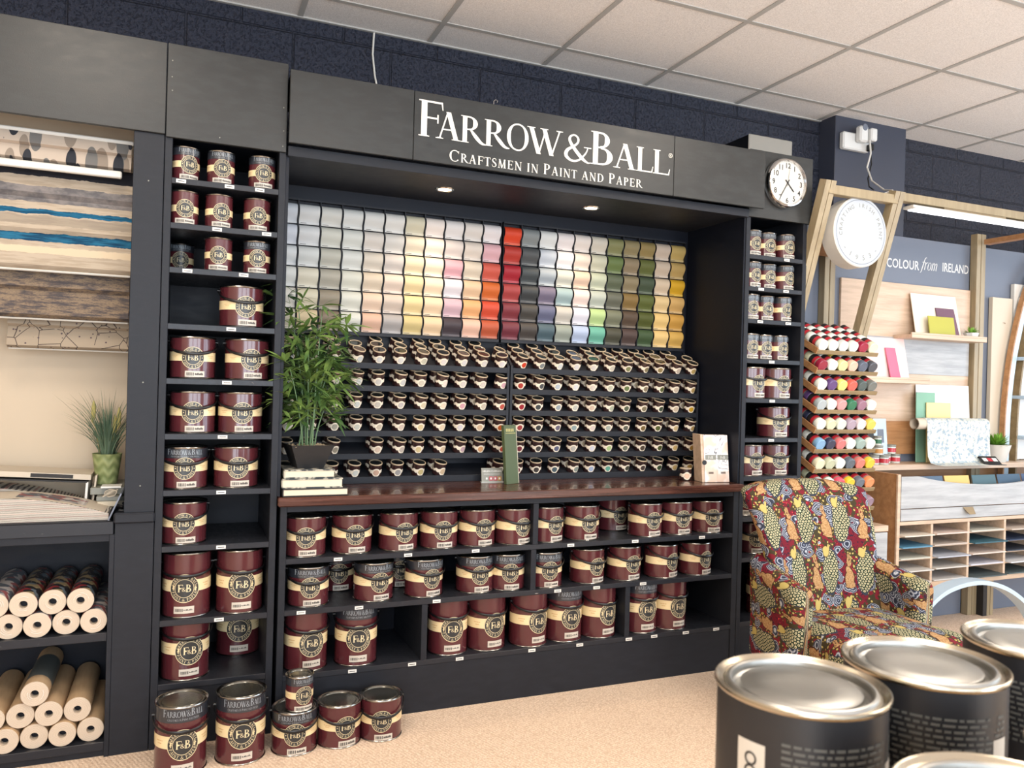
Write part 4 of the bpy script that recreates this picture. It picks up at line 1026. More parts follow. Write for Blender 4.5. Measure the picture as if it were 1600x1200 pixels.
tag(B(-.30, -.222, .06, .15, DZ+.066, DZ+.074, .003).build('paper_tag', 'page_cream'), 'small cream tag lying by the cord coil', 'tag') if 0 else None

def grass_plant(name, label, loc, pot_fn, n, hmin, hmax, spread, mat, wid, seed, droop=.5):
    rg = random.Random(seed); t0 = thing(name, label, 'plant', loc); top = pot_fn(t0); m = MB()
    for k in range(n):
        a = rg.uniform(0, 2*pi); r0 = rg.uniform(0, spread*.35); L = rg.uniform(hmin, hmax); lean = rg.uniform(.05, 1.)**1.3*spread*2.2; dr = rg.uniform(0, droop)
        base = Vector((r0*cos(a), r0*sin(a), top)); vs = []; ns = 7
        tw = rg.uniform(-1, 1)
        for i in range(ns+1):
            s = i/ns; p = base+Vector((cos(a)*lean*s**1.6, sin(a)*lean*s**1.6, L*(s-dr*s**3*.7))); ww = wid*(1-s)**.6*(.5+.5*min(1, s*4))
            d = Vector((-sin(a+tw), cos(a+tw), 0))*ww; vs += [p-d, p+d]
        m.add(vs, [(2*i, 2*i+1, 2*i+3, 2*i+2) for i in range(ns)])
    m.build('leaves', mat, t0, True, 180); return t0
def woven(t0):
    MB().lathe([(.0, .002), (.036, .002), (.038, .006), (.053, .118), (.054, .122), (.050, .122), (.046, .108), (0, .108)], 40).build('pot', 'woven_pot', t0); return .108
gp = grass_plant('potted_grass', 'artificial grass plant in a green woven-pattern pot on the desk', (-.252, .300, DZ+.0985), woven, 190, .14, .30, .085, 'grass_leaf', .0022, 4)
for sx, hh in ((-.055, .275), (.02, .22), (.035, .25)):
    m = MB().tube([(sx*.4, 0, .10), (sx*.8, -.01, hh-.05), (sx, -.012, hh-.03)], .001, 5); m.tube([(sx, -.012, hh-.03), (sx+.003, -.013, hh-.01), (sx+.004, -.013, hh+.03), (sx+.003, -.012, hh+.055)], [.003, .008, .008, .002], 8)
    m.build('seed_head', 'seed_head', gp)

# ------------------------------------------------------------------ things on the worktop
WZ = .9255
def book(name, label, x0, x1, y0, y1, z, h, cover, pg='pages'):
    t0 = thing(name, label, 'book'); c = .0048
    B(x0+.005, x1-.003, y0+.004, y1-.004, z+c, z+h-c).build('pages', pg, t0, False)
    B(x0, x1, y0, y1, z, z+c, .001).build('back_cover', cover, t0); B(x0, x1, y0, y1, z+h-c, z+h, .001).build('front_cover', cover, t0)
    B(x0, x0+.004, y0, y1, z, z+h, .001).build('spine', cover, t0); return t0
book('book', 'large hardback at the bottom of the three books on the worktop', .384, .640, -.020, .200, WZ, .032, 'ink')
book('book', 'middle hardback of the three books under the bamboo plant', .380, .618, -.018, .190, WZ+.0325, .038, 'pattern_cover')
book('book', 'top hardback with patterned cover directly under the black planter', .388, .586, -.012, .170, WZ+.071, .034, 'pattern_cover')
PLZ = WZ+.1055
pl = thing('potted_bamboo', 'bushy artificial bamboo plant in a square black tapered planter', 'plant', (.492, .085, PLZ), R(6))
m = MB(); a, b = .052, .086
vs = [(-a, -a, 0), (a, -a, 0), (a, a, 0), (-a, a, 0), (-b, -b, .094), (b, -b, .094), (b, b, .094), (-b, b, .094)]; c_ = b-.006
vs += [(-c_, -c_, .094), (c_, -c_, .094), (c_, c_, .094), (-c_, c_, .094), (-c_, -c_, .08), (c_, -c_, .08), (c_, c_, .08), (-c_, c_, .08)]
m.add(vs, [(0, 3, 2, 1), (0, 1, 5, 4), (1, 2, 6, 5), (2, 3, 7, 6), (3, 0, 4, 7), (4, 5, 9, 8), (5, 6, 10, 9), (6, 7, 11, 10), (7, 4, 8, 11), (8, 9, 13, 12), (9, 10, 14, 13), (10, 11, 15, 14), (11, 8, 12, 15)]).build('planter', 'planter', pl, False)
m = MB(); rg = random.Random(2)
for k in range(150):
    x, y = rg.uniform(-c_, c_), rg.uniform(-c_, c_); r_ = rg.uniform(.004, .008); m.lathe([(0, -r_*.6), (r_, 0), (0, r_*.6)], 6, (x, y, .084+rg.uniform(0, .004)))
m.build('gravel', 'soil', pl)
leafm = MB()
def bleaf(p, d, L, wd, rg):
    d = d.normalized(); sd = d.cross(Vector((rg.uniform(-.6, .6), rg.uniform(-.6, .6), 1))).normalized(); dn = Vector((0, 0, -1)); vs = []
    prof = (.10, .72, 1., .82, .45, .0)
    for i, w in enumerate(prof):
        s = i/5; q = p+d*L*s+dn*L*.22*s*s; up = sd.cross(d)*.12*wd*w
        vs += [q-sd*wd*w+up, q, q+sd*wd*w+up]
    leafm.add(vs, [(3*i+j, 3*i+j+1, 3*i+j+4, 3*i+j+3) for i in range(5) for j in range(2)])
for k in range(13):
    a = 2*pi*k/13+rg.uniform(-.2, .2); r0 = rg.uniform(.005, .045); H = (.30, .42, .52, .36)[k % 4]*rg.uniform(.85, 1.1)
    base = Vector((r0*cos(a), r0*sin(a), .085)); lean = Vector((cos(a), sin(a), 0))*rg.uniform(.02, .09)
    if k == 3: H = .60; lean = Vector((-.05, .02, 0))
    if k == 7: H = .46; lean = Vector((.13, .0, 0))
    pts = [base+lean*(s/6)**1.5+Vector((0, 0, H*s/6)) for s in range(7)]
    MB().tube(pts, [.0034-.0003*i for i in range(7)], 8).build('stem', 'stem_green', pl)
    for i in range(2, 7):
        for nb in range(3 if i < 6 else 2):
            ba = rg.uniform(0, 2*pi); bd = Vector((cos(ba), sin(ba)*.6, rg.uniform(.05, .8))); bl = rg.uniform(.025, .075); p = pts[i]+Vector((0, 0, rg.uniform(-.03, .03))); tip = p+bd.normalized()*bl
            if i == 6 or nb == 0: leafm.tube([p, tip], .0009, 4)
            for q in range(rg.choice((4, 5, 6))):
                la = ba+rg.uniform(-1.3, 1.3); ld = Vector((cos(la), sin(la)*.7, rg.uniform(-.55, .9)))
                bleaf(tip, ld, rg.uniform(.06, .115), rg.uniform(.0065, .0100), rg)
leafm.build('leaves', 'bamboo_leaf', pl, True, 180)

gb = thing('colour_booklet', 'tall narrow dark green colour booklet standing on the worktop', 'booklet', (1.455, .205, WZ), R(24))
MB().box(-.052, .030, -.009, .009, 0, .272, .001).xf(lambda x, y, z: (x+.006*z/.27, y+.035*z/.27, z)).build('cover', 'green_box', gb)
MB().box(.0302, .0332, -.008, .009, .002, .270).xf(lambda x, y, z: (x+.006*z/.27, y+.035*z/.27, z)).build('page_edge', 'page_cream', gb)
quads_mb(fitted('PAINT', -.040, .022, .245, .013)+fitted('COLOUR CARD'.replace('U', 'O'), -.040, .022, .233, .005)).xf(lambda x, y, z: (x+.006*z/.27, -.0096+.035*z/.27, z)).build('lettering', 'seed_head', gb, False) if 0 else None
q = [[(x0, z0), (x1, z0+.0), (x1, z1), (x0, z1)] for x0, x1, z0, z1 in ((-.040, -.032, .242, .256), (-.029, -.022, .242, .256), (-.019, -.011, .242, .256), (-.008, .0, .242, .256), (.003, .012, .242, .256), (-.044, .024, .233, .236))]
quads_mb(q).xf(lambda x, y, z: (x+.006*z/.27, -.0096+.035*z/.27, z)).build('lettering', 'seed_head', gb, False)
cs = thing('business_card_holder', 'small grey company card display standing against the pot rack', 'card holder', (1.375, .27, WZ), R(-6))
MB().box(-.052, .052, -.003, .003, 0, .066, .001).xf(lambda x, y, z: (x, y+z*.2, z)).build('card', 'grey_label', cs)
MB().box(-.054, .054, -.006, .018, 0, .003).build('base', 'glass_jar', cs)
def flat_on(m, dy): return m.xf(lambda x, y, z: (x, y+z*.2+dy, z))
flat_on(sans('HELEN CURRAN', .0125, bold=.0002).xf(lambda x, y, z: (x, y, z+.047)), -.0036).build('lettering', 'card_white', cs, False)
flat_on(sans('HOME COMPANY', .0085, space=1.25).xf(lambda x, y, z: (x, y, z+.035)), -.0036).build('lettering', 'card_white', cs, False)
for i, c in enumerate((('grey_label'), ('red_label'), ('red_label'), ('tan_label'))):
    o = flat_on(MB().box(-.036+i*.021, -.018+i*.021, 0, .0004, .008, .027), -.0038).build('picture_square', c, cs, False)
    flat_on(MB().box(-.031+i*.021, -.023+i*.021, 0, .0004, .013, .022), -.0044).build('picture_mark', 'card_white', o, False)
lf = thing('leaflet_box', 'box of marbled paint leaflets at the right end of the worktop', 'leaflet box', (2.50, .070, WZ), R(-8))
tf = lambda x, y, z: (x-.015*z, y+z*.12, z)
B(-.072, -.058, -.008, .075, 0, .238, .001).xf(tf).build('box_side', 'pale_oak', lf)
for i in range(2):
    o = B(-.058+i*.070, .010+i*.070, -.012+i*.004, .03, .001, .236, .001).xf(tf).build('leaflet', 'marbled', lf)
    cx = -.022+i*.070
    tf2 = lambda x, y, z, i=i: (x-.015*z+cx, y+z*.12-.0128+i*.004, z)
    B(-.030, .030, 0, .0004, .112, .136).xf(tf2).build('title_band', 'grey_label', o, False)
    quads_mb(fitted('F', -.014, -.004, .117, .015)+fitted('B', .003, .014, .117, .015)+fitted('&', -.004, .004, .118, .009)).xf(lambda x, y, z: tf2(x, y-.0006, z)).build('lettering', 'card_white', o, False)
    m = MB()
    for k in range(9): m.box(-.014+k*.003, -.014+k*.003+.0015, -.0004, 0, .042, .052)
    m.xf(tf2).build('barcode', 'ink', o, False)
MB().lathe([(.012, -.003), (.012, .0), (0, .0)][::-1], 20, (-.068, -.016, .10), 'y').build('dark_seal', 'black_plastic', lf)
o = pot(2.395, .17, WZ, 0, -20, (214, 176, 150), 'sample pot half hidden behind the marbled leaflet box', 'sample pots in the bay')

# ------------------------------------------------------------------ clock, router box, socket
ck = thing('wall_clock', 'round white wall clock with chrome rim hanging on the dark header', 'clock', (2.812, -.0125, 2.446))
CR = .118
MB().lathe([(CR-.012, -.030), (CR-.006, -.044), (CR, -.042), (CR+.008, -.030), (CR+.010, -.012), (CR+.004, 0), (0, 0)], 64, (0, 0, 0), 'y', cap=False).build('chrome_rim', 'chrome', ck)
f = MB().lathe([(0, -.032), (CR-.011, -.032)], 64, (0, 0, 0), 'y', cap=False).build('clock_face', 'clock_face', ck)
for k in range(12):
    a = R(30*(k+1)); rr = CR*.74; h = .026
    sans(str(k+1), .037, bold=.0006).xf(lambda x, y, z: (x+rr*sin(a), -.0326, z+rr*cos(a)-.013)).build('numeral', 'ink', f, False)
m = MB()
for k in range(60):
    a = R(6*k); r0, r1 = (CR*.87, CR*.90) if k % 5 else (CR*.865, CR*.905); wv = .0006
    m.add([(r0*sin(a)-wv*cos(a), -.0325, r0*cos(a)+wv*sin(a)), (r0*sin(a)+wv*cos(a), -.0325, r0*cos(a)-wv*sin(a)), (r1*sin(a)+wv*cos(a), -.0325, r1*cos(a)-wv*sin(a)), (r1*sin(a)-wv*cos(a), -.0325, r1*cos(a)+wv*sin(a))], [(0, 1, 2, 3)])
m.build('minute_track', 'ink', f, False)
def hand(deg, L, w, yy, nm, mt, tail=.02):
    a = R(deg); MB().bar((-tail*sin(a), yy, -tail*cos(a)), (L*sin(a), yy, L*cos(a)), .001, w, (0, 1, 0)).build(nm, mt, ck)
hand(136, .058, .006, -.0345, 'hour_hand', 'ink'); hand(211, .082, .0042, -.0355, 'minute_hand', 'ink'); hand(8, .085, .0014, -.0365, 'second_hand', 'grey_label')
MB().lathe([(0, -.0375), (.0045, -.0375), (.0045, -.033)], 16, (0, 0, 0), 'y', cap=False).build('hub', 'ink', ck)

rt = thing('router_box', 'grey rounded metal box standing on top of the clock shelving', 'box', (2.90, .17, 2.601))
MB().box(-.145, .150, .02, .03, .0, .155, .012).build('front_panel', 'router_grey', rt); MB().box(-.143, -.135, .03, .26, 0, .150).build('side_panel', 'black_plastic', rt)
MB().box(-.135, .145, .03, .26, 0, .02).build('base', 'black_plastic', rt); MB().lathe([(.014, -.002), (.014, .004)], 16, (.0, .018, .012), 'y').build('round_foot', 'black_plastic', rt)
PY = PIL[2]
so = thing('wall_socket', 'white twin wall socket with plug adaptors on the pillar', 'socket', (3.66, PY, 2.80))
MB().box(-.105, .10, -.040, -.001, .03, .13, .008).build('socket_box', 'white_plastic', so)
MB().box(-.02, .045, -.085, -.040, .07, .165, .010).build('plug_adaptor', 'white_plastic', so)
MB().lathe([(0, -.004), (.018, -.003), (.020, 0)], 20, (.012, -.085, .155), 'y', cap=False).build('round_cap', 'blue_wall', so)
MB().box(.05, .10, -.10, -.04, .08, .155, .008).build('plug', 'white_plastic', so); MB().box(.07, .095, -.08, -.04, .03, .07, .005).build('black_plug', 'black_plastic', so)
tag(MB().tube([(3.70, PY-.095, 2.88), (3.705, PY-.10, 2.80), (3.69, PY-.09, 2.72), (3.655, PY-.16, 2.62), (3.60, PY-.30, 2.53), (3.55, PY-.40, 2.50), (3.42, -.08, 2.452)], .005, 8).build('power_cable', 'cable_white'), 'white power cable hanging from the pillar socket to the timber frame', 'cable')
tag(MB().tube([(3.742, PY-.062, 2.83), (3.745, PY-.07, 2.75), (3.72, PY-.07, 2.66), (3.69, PY-.11, 2.60), (3.67, PY-.16, 2.57)], .004, 8).build('power_cable', 'black_plastic'), 'black power cable beside the white one below the pillar socket', 'cable')
tag(MB().tube([(.805, .493, 3.03), (.800, .488, 2.92), (.812, .485, 2.82), (.822, .44, 2.72), (.824, .38, 2.62), (.824, .34, 2.578)], .0045, 8).build('ceiling_cable', 'cable_white'), 'thin white cable dropping from the ceiling behind the store sign', 'cable')
tag(MB().tube([(1.21, -.045, 2.577), (1.21, -.045, 2.596), (1.218, -.045, 2.604), (1.227, -.045, 2.600), (1.226, -.045, 2.592)], .0018, 6).build('sign_hook', 'chrome'), 'tiny wire hook poking above the top edge of the store sign', 'hook')

# ------------------------------------------------------------------ second display on the right
db = thing('display_backboard', 'tall blue-grey backboard with white slogan and pale timber panels', 'display board')
B(3.02, 4.66, .345, .365, 0, 2.36, .002).build('blue_board', 'blue_wall', db)
B(3.565, 4.652, .328, .345, 1.03, 2.070, .002).build('timber_panel', 'pale_oak', db)
B(3.565, 4.652, .3275, .328, 1.03, 1.23).build('timber_lower_panel', 'side_oak', db, False)
B(3.60, 4.645, .322, .3275, 1.52, 1.74, .001).build('grey_timber_panel', 'grey_oak', db)
m = sans('COLOUR', .088, 'LEFT', bold=.0012, space=1.04).xf(lambda x, y, z: (x*.73+3.935, .3435, z*.88+2.166)); m.build('lettering', 'white_plastic', db, False)
m = sans('IRELAND', .088, 'LEFT', bold=.0012, space=1.04).xf(lambda x, y, z: (x*.655+4.410, .3435, z*.88+2.176)); m.build('lettering', 'white_plastic', db, False)
def sl(q): return [[(x+y*.22, y) for x, y in f] for f in q]
q = []
q += sl(curve(spl([(.10, -.25, .03), (.18, -.18, .06), (.26, .3, .09), (.34, .85, .08), (.44, 1.02, .05), (.52, .98, .02)]))+ln(.12, .62, .46, .62, .04))
def sh(f, d): return [[(x+d, y) for x, y in g_] for g_ in f]
q += sh(sl(ln(.08, 0, .08, .62, .08)+curve(spl([(.1, .45, .04), (.2, .6, .05), (.32, .6, .07)]))), .42)
q += sh(sl(arc(.2, .31, .19, .33, 0, 360, .08, .035, 20)), .75)
q += sh(sl(ln(.06, 0, .06, .62, .08)+curve(spl([(.08, .45, .03), (.2, .61, .05), (.28, .5, .08), (.28, 0, .08)]))+curve(spl([(.3, .45, .03), (.42, .61, .05), (.5, .5, .08), (.5, 0.06, .08), (.56, 0, .04)]))), 1.20)
quads_mb([[(x*.082+4.215, z*.075+2.172) for x, z in f] for f in q]).xf(lambda x, y, z: (x, .3435, z)).build('lettering', 'white_plastic', db, False)
db2 = tag(B(4.745, 7.2, .345, .365, 0, 2.36, .002).build('side_board', 'blue_wall'), 'plain blue-grey board to the right of the tall timber post', 'display board')
for x, zt, lb in ((3.405, 2.33, 'left'), (4.660, 2.43, 'right')):
    p = thing('display_post', f'upright pale timber post at the {lb} side of the slogan board', 'post', (x, .255, 0), group='upright posts of the timber display')
    B(0, .036, .04, .088, 0, zt, .002).build('timber_batten', 'light_post', p); B(.041, .080, .04, .088, 0, zt, .002).build('timber_batten', 'light_post', p)
    B(.030, .050, .05, .08, 0, zt-.01).build('dark_seam', 'side_oak', p, False)
# leaning frame that carries the round sign
lfm = thing('leaning_timber_frame', 'leaning timber frame that carries the round lit sign', 'frame')
for x in (3.02, 3.50):
    for dx in (-.016, .020):
        MB().bar((x+dx, -.105, 2.475), (x+dx, .33, 1.05), .032, .048).build('leaning_post', 'light_post', lfm)
B(3.02, 3.50, -.115, -.07, 2.405, 2.452, .002).build('cross_rail', 'light_post', lfm)
B(3.53, 5.6, -.115, -.07, 2.425, 2.470, .002).build('long_rail', 'light_post', lfm)
B(3.02, 3.44, .02, .28, 2.17, 2.21, .002).build('tie_rail', 'side_oak', lfm); B(3.24, 3.31, -.075, -.03, 2.38, 2.45).build('bracket', 'light_post', lfm)
MB().bar((4.70, .26, 2.372), (4.70, -1.6, 2.372), .055, .030).build('side_rail', 'side_oak', lfm)
rs = thing('round_lit_sign', 'round glowing white sign with ring of lettering and a date', 'sign', (3.268, -.070, 2.236))
SR = .184
MB().lathe([(SR-.004, -.018), (SR, -.014), (SR, .070), (SR-.006, .074), (0, .074)], 64, (0, 0, 0), 'y', cap=False).build('drum_side', 'white_paint', rs)
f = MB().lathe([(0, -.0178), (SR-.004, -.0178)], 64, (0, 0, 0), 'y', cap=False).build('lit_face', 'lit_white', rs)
quads_mb(annulus(SR*.905, SR*.918, 64), -.0186).build('blue_ring', 'blue_wall', f, False)
txt = 'CRAFTING IRISH PAINT'
for i, c in enumerate(txt):
    if c == ' ': continue
    a = R(-98+196*i/(len(txt)-1)); rr = SR*.70
    sans(c, .030).xf(lambda x, y, z: (rr*sin(a)+x*cos(a)+z*sin(a), -.0186, rr*cos(a)-x*sin(a)+z*cos(a))).build('lettering', 'grey_label', f, False)
for i, c in enumerate('-1953-'):
    a = R(180+50-100*i/5); rr = SR*.80
    sans(c, .036).xf(lambda x, y, z: (rr*sin(a)-x*cos(a)-z*sin(a), -.0186, rr*cos(a)+x*sin(a)-z*cos(a))).build('lettering', 'grey_label', f, False)
lb = thing('light_batten', 'long bright white strip light under the timber rail', 'light')
B(3.60, 5.55, -.125, -.055, 2.396, 2.412, .003).build('housing', 'white_paint', lb); B(3.63, 5.53, -.118, -.062, 2.391, 2.3965).build('diffuser', 'tube_glow', lb, False)
B(3.85, 4.35, -.11, -.075, 2.412, 2.425).build('bracket', 'tray_wood', lb, False)

# picture ledges and colour boards
def ledge(x0, x1, z, label):
    l = thing('display_ledge', label, 'shelf'); B(x0, x1, .19, .328, z-.022, z, .002).build('ledge_board', 'pale_oak', l); B(x0, x1, .19, .20, z, z+.012, .001).build('front_lip', 'pale_oak', l)
ledge(3.985, 4.63, 1.752, 'upper pale timber ledge holding the cream board and green square'); ledge(3.53, 4.145, 1.480, 'lower pale timber ledge holding the pink colour board')
def lean(nm, label, x0, x1, z0, h, y0, col, cat='colour board', th=.006, yt=.05):
    o = MB().box(x0, x1, 0, th, 0, h, .001).xf(lambda x, y, z: (x, y0+y+z*yt/h, z0+z)).build(nm, 'colour_card'); o.color = S(*col); return tag(o, label, cat)
lean('colour_board', 'cream board leaning on the upper timber ledge', 4.105, 4.495, 1.7525, .262, .262, (238, 226, 208))
lean('colour_board', 'dull purple rectangle board leaning in front of the cream board', 4.295, 4.455, 1.7525, .182, .240, (112, 82, 98))
lean('colour_board', 'lime green square board at the front of the upper ledge', 4.175, 4.395, 1.7525, .122, .222, (172, 168, 74), yt=.02)
lean('colour_board', 'pale pink board leaning on the lower timber ledge', 3.66, 4.06, 1.4805, .250, .262, (236, 208, 204))
lean('colour_board', 'bright pink upright strip board in front of the pale pink board', 3.885, 3.965, 1.4805, .190, .240, (226, 110, 136))
lean('colour_board', 'large white board standing behind the green and yellow squares', 4.175, 4.640, .983, .475, .285, (226, 224, 222), yt=.03)
lean('colour_board', 'sea green rectangle board above the draped wallpaper', 4.140, 4.300, .983, .425, .270, (126, 168, 146), yt=.01)
lean('colour_board', 'pale yellow square board above the draped wallpaper', 4.215, 4.425, .983, .365, .258, (224, 204, 146), yt=.01)
def rosette(t0, n, L, w, z0, seed, mat='bright_grass', up=.5):
    rg = random.Random(seed); m = MB()
    for k in range(n):
        a = rg.uniform(0, 6.28); e = rg.uniform(.25, 1.4); d = Vector((cos(a)*cos(e), sin(a)*cos(e), sin(e))); sd = d.cross(Vector((0, 0, 1))).normalized(); ll = L*rg.uniform(.6, 1.1); vs = []
        b = Vector((cos(a)*.008, sin(a)*.008, z0))
        for i in range(5):
            s = i/4; ww = w*(.5, .9, 1, .7, 0.05)[i]; q = b+d*ll*s+Vector((0, 0, -.2*ll*s*s)); vs += [q-sd*ww, q+sd*ww]
        m.add(vs, [(2*i, 2*i+1, 2*i+3, 2*i+2) for i in range(4)])
    m.build('leaves', mat, t0, True, 180)
su = thing('potted_succulent', 'tiny succulent in a white faceted pot on the upper ledge', 'plant', (4.545, .235, 1.7525))
MB().lathe([(0, 0), (.032, 0), (.045, .035), (.041, .035), (0, .028)], 8).build('pot', 'white_plastic', su, False); rosette(su, 46, .06, .006, .03, 5)
gr = thing('potted_plant', 'spiky bright green plant in a pale tapered pot on the oak cabinet', 'plant', (4.790, .225, .983))
MB().lathe([(0, 0), (.050, 0), (.055, .01), (.078, .095), (.082, .110), (.074, .110), (.068, .09), (0, .09)], 36).build('pot', 'white_paint', gr); rosette(gr, 230, .115, .006, .095, 8)

# draped wallpaper on a tube
wp = thing('draped_wallpaper', 'pale blue flowered wallpaper draped over a cardboard tube', 'wallpaper', (0, 0, 0))
MB().lathe([(.034, 0), (.034, .60), (.030, .60), (.030, 0)], 32, (0, 0, 0), 'y', cap=False).xf(lambda x, y, z: (4.035+y, .20+x, 1.222+z)).build('tube', 'page_cream', wp)
prof = [(.215+.036*sin(R(a)), 1.222+.036*cos(R(a))) for a in range(60, -95, -12)]+[(.178, 1.17), (.176, 1.10), (.170, 1.03), (.150, .992), (.115, .9855), (.06, .984)]
m = MB(); n = len(prof); m.add([(4.10, y-.015, z) for y, z in prof]+[(4.64, y-.015, z) for y, z in prof], [(i, i+1, n+i+1, n+i) for i in range(n-1)]); m.build('hanging_sheet', 'blue_floral', wp)
ca = thing('card_holder', 'folded black card holder with small white cards on the cabinet top', 'card holder', (4.56, .075, .983), R(-12))
MB().box(-.06, .06, -.002, .002, 0, .075, .0005).xf(lambda x, y, z: (x, y+z*.75, z*.6+.001)).build('sloping_front', 'black_plastic', ca)
MB().box(-.06, .06, -.002, .002, 0, .07, .0005).xf(lambda x, y, z: (x, .10-y-z*.65, z*.6+.001)).build('sloping_back', 'black_plastic', ca)
B(-.06, .06, -.035, .10, 0, .003).build('base', 'black_plastic', ca, False)
for i in range(3): MB().box(-.05+i*.034, -.02+i*.034, 0, .001, .03, .06).xf(lambda x, y, z: (x, y+z*.75-.0045, z*.6+.001)).build('card', 'card_white' if i != 1 else 'red_label', ca, False)

# small jars and leaflet stand on the cabinet
def jar(x, y, z, body, label, s=1.):
    j = thing('paint_jar', label, 'jar', (x, y, z), 0, 'small paint jars on the oak cabinet')
    MB().lathe([(0, 0), (.026*s, 0), (.028*s, .004), (.028*s, .040), (.024*s, .043)], 28, cap=False).build('jar_body', 'glass_jar', j); MB().lathe([(.0285*s, .010), (.0285*s, .034)], 28, cap=False).build('label', body, j)
    MB().lathe([(.029*s, .044), (.029*s, .054), (0, .055)], 28, cap=False).build('lid', 'grey_label', j); return j
jar(3.73, .21, .983, 'red_label', 'red-labelled jar in front at the left of the jar pile'); jar(3.795, .20, .983, 'red_label', 'red-labelled jar in front, right beside the first jar')
jar(3.765, .215, 1.0385, 'tan_label', 'amber-labelled jar stacked on two red jars'); jar(3.76, .215, 1.094, 'green_label', 'green-labelled jar at the very top of the pile', .8)
jar(3.90, .28, .983, 'red_label', 'red-labelled jar behind the leaflet stand'); jar(3.965, .27, .983, 'red_label', 'red-labelled jar at the right of the leaflet stand'); jar(3.935, .275, 1.0385, 'red_label', 'red-labelled jar stacked on the two right jars')
ls = thing('leaflet_stand', 'clear stand of blue and white leaflets behind the small jars', 'leaflet stand', (3.80, .27, .983))
B(-.045, .0, -.004, .004, .0, .262).xf(lambda x, y, z: (x, y+z*.1, z)).build('dark_leaflet', 'ink', ls, False); B(.002, .105, -.006, .002, .0, .262).xf(lambda x, y, z: (x, y+z*.1, z)).build('leaflet', 'pale_blue_paint', ls, False)
B(.03, .08, -.0072, -.0062, .12, .20).xf(lambda x, y, z: (x, y+z*.1, z)).build('printed_panel', 'blue_wall', ls, False)
B(-.048, .108, -.012, -.009, .0, .14).xf(lambda x, y, z: (x, y+z*.1, z)).build('pocket', 'glass_jar', ls, False) if 0 else None

# oak sample cabinet
oc = thing('sample_cabinet', 'pale timber cabinet of coloured sample sheets with pigeonholes', 'cabinet')
CX0, CX1 = 3.690, 5.50
B(CX0, CX0+.020, .012, .345, .320, .948, .001).build('side_panel', 'side_oak', oc); B(CX0+.02, CX1, .33, .345, .32, .948).build('back_panel', 'side_oak', oc, False)
B(CX0-.004, CX0+.018, 0, .012, .320, .948, .001).build('face_frame', 'pale_oak', oc)
B(CX0-.004, CX1, .172, .345, .950, .982, .002).build('counter_top', 'pale_oak', oc)
B(CX0+.018, CX1, 0, .335, .305, .335, .001).build('bottom_board', 'pale_oak', oc); B(CX0+.018, CX1, .0, .335, .664, .684, .001).build('mid_board', 'pale_oak', oc)
n = 26; poly = [(CX0+.022, .757), (CX1, .757), (CX1, .935)]+[(CX1-(CX1-CX0-.022)*i/n, .935 if i < 6 or i > 24 else .935-.058*sin(pi*(i-6)/18)**.8) for i in range(n+1)]
MB().prism(poly, .000, .016).build('scooped_front', 'grey_oak', oc, False)
dr = B(CX0+.022, CX1, -.002, .014, .688, .752, .001).build('drawer_front', 'grey_oak', oc)
MB().add([(4.20, -.003, .750), (4.285, -.003, .750), (4.275, -.030, .712), (4.225, -.030, .712), (4.20, -.001, .751), (4.285, -.001, .751), (4.275, -.028, .711), (4.225, -.028, .711)], [(0, 3, 2, 1), (4, 5, 6, 7), (0, 1, 5, 4), (1, 2, 6, 5), (2, 3, 7, 6), (3, 0, 4, 7)]).build('leather_tab', 'tray_wood', dr, False)
xs = [CX0+.018, 3.955, 4.253, 4.566, 4.88, 5.19]
for x in xs[1:]: B(x, x+.018, .004, .33, .335, .664, .001).build('divider', 'pale_oak', oc)
for x, c in ((3.74, (84, 100, 118)), (3.93, (78, 96, 116)), (4.15, (214, 178, 106)), (4.38, (70, 96, 104)), (4.60, (62, 84, 104)), (4.82, (64, 80, 110))):
    o = MB().box(x, x+.205, 0, .004, 0, .16, .001).xf(lambda a, b, c_: (a-.02*c_/.16, b+.045+c_*.15, .765+c_)).build('hanging_file', 'colour_card'); o.color = S(*c); tag(o, f'{cname(c)} sample file '+('at the left end' if x < 3.8 else 'in the middle' if 4.1 < x < 4.2 else ORD[int((x-3.7)/.21)]+' along')+', standing in the scooped cabinet drawer', 'sample file', 'sample files in the cabinet drawer')
SHC = [[(206,196,182),(204,186,176),(188,188,178),(190,176,164),(180,180,190)], [(82,132,160),(184,172,162),(56,92,104),(48,62,88),(60,70,90)], [(184,184,172),(170,174,184),(206,190,180),(50,58,70),(180,180,180)],
       [(190,186,180),(192,188,182),(190,190,200),(196,196,198),(180,180,180)], [(196,188,180),(190,188,186),(74,84,86),(76,88,90),(90,90,90)]]
for r in range(5):
    z = .664-.0655*(r+1)+.004
    if r == 4: z = .337
    for c in range(4):
        x0 = xs[c]+(.02 if c else .004); x1 = (xs+[5.5])[c+1]-.002
        if r < 4: B(x0-.002, x1+.002, .004, .33, z-.006, z, .0005).build('pigeonhole_shelf', 'pale_oak', oc, False)
        cc = SHC[r][c]; o = MB().box(x0+.006, x1-.004, -.028+.012*((r+c) % 3), .30, z+.0005, z+.0075, .0005).build('sample_sheet', 'colour_card'); o.color = S(*cc)
        tag(o, f'{cname(cc)} sample sheet, {ORD[r]} pigeonhole down, {ORD[c]} column of the timber cabinet', 'sample sheet', 'sample sheets in the pigeonholes')
sb = thing('drawer_box', 'low pale timber drawer box between the armchair and the cabinet', 'drawer unit')
B(3.06, 3.612, -.01, .30, .640, .672, .002).build('top_board', 'pale_oak', sb); B(3.06, 3.608, -.008, .010, .22, .634, .001).build('drawer_front', 'grey_oak', sb); B(3.06, 3.600, .010, .30, .02, .640).build('body', 'side_oak', sb, False)
lg = thing('arched_metal_leg', 'pale blue curved metal arch under the timber cabinet', 'metal arch')
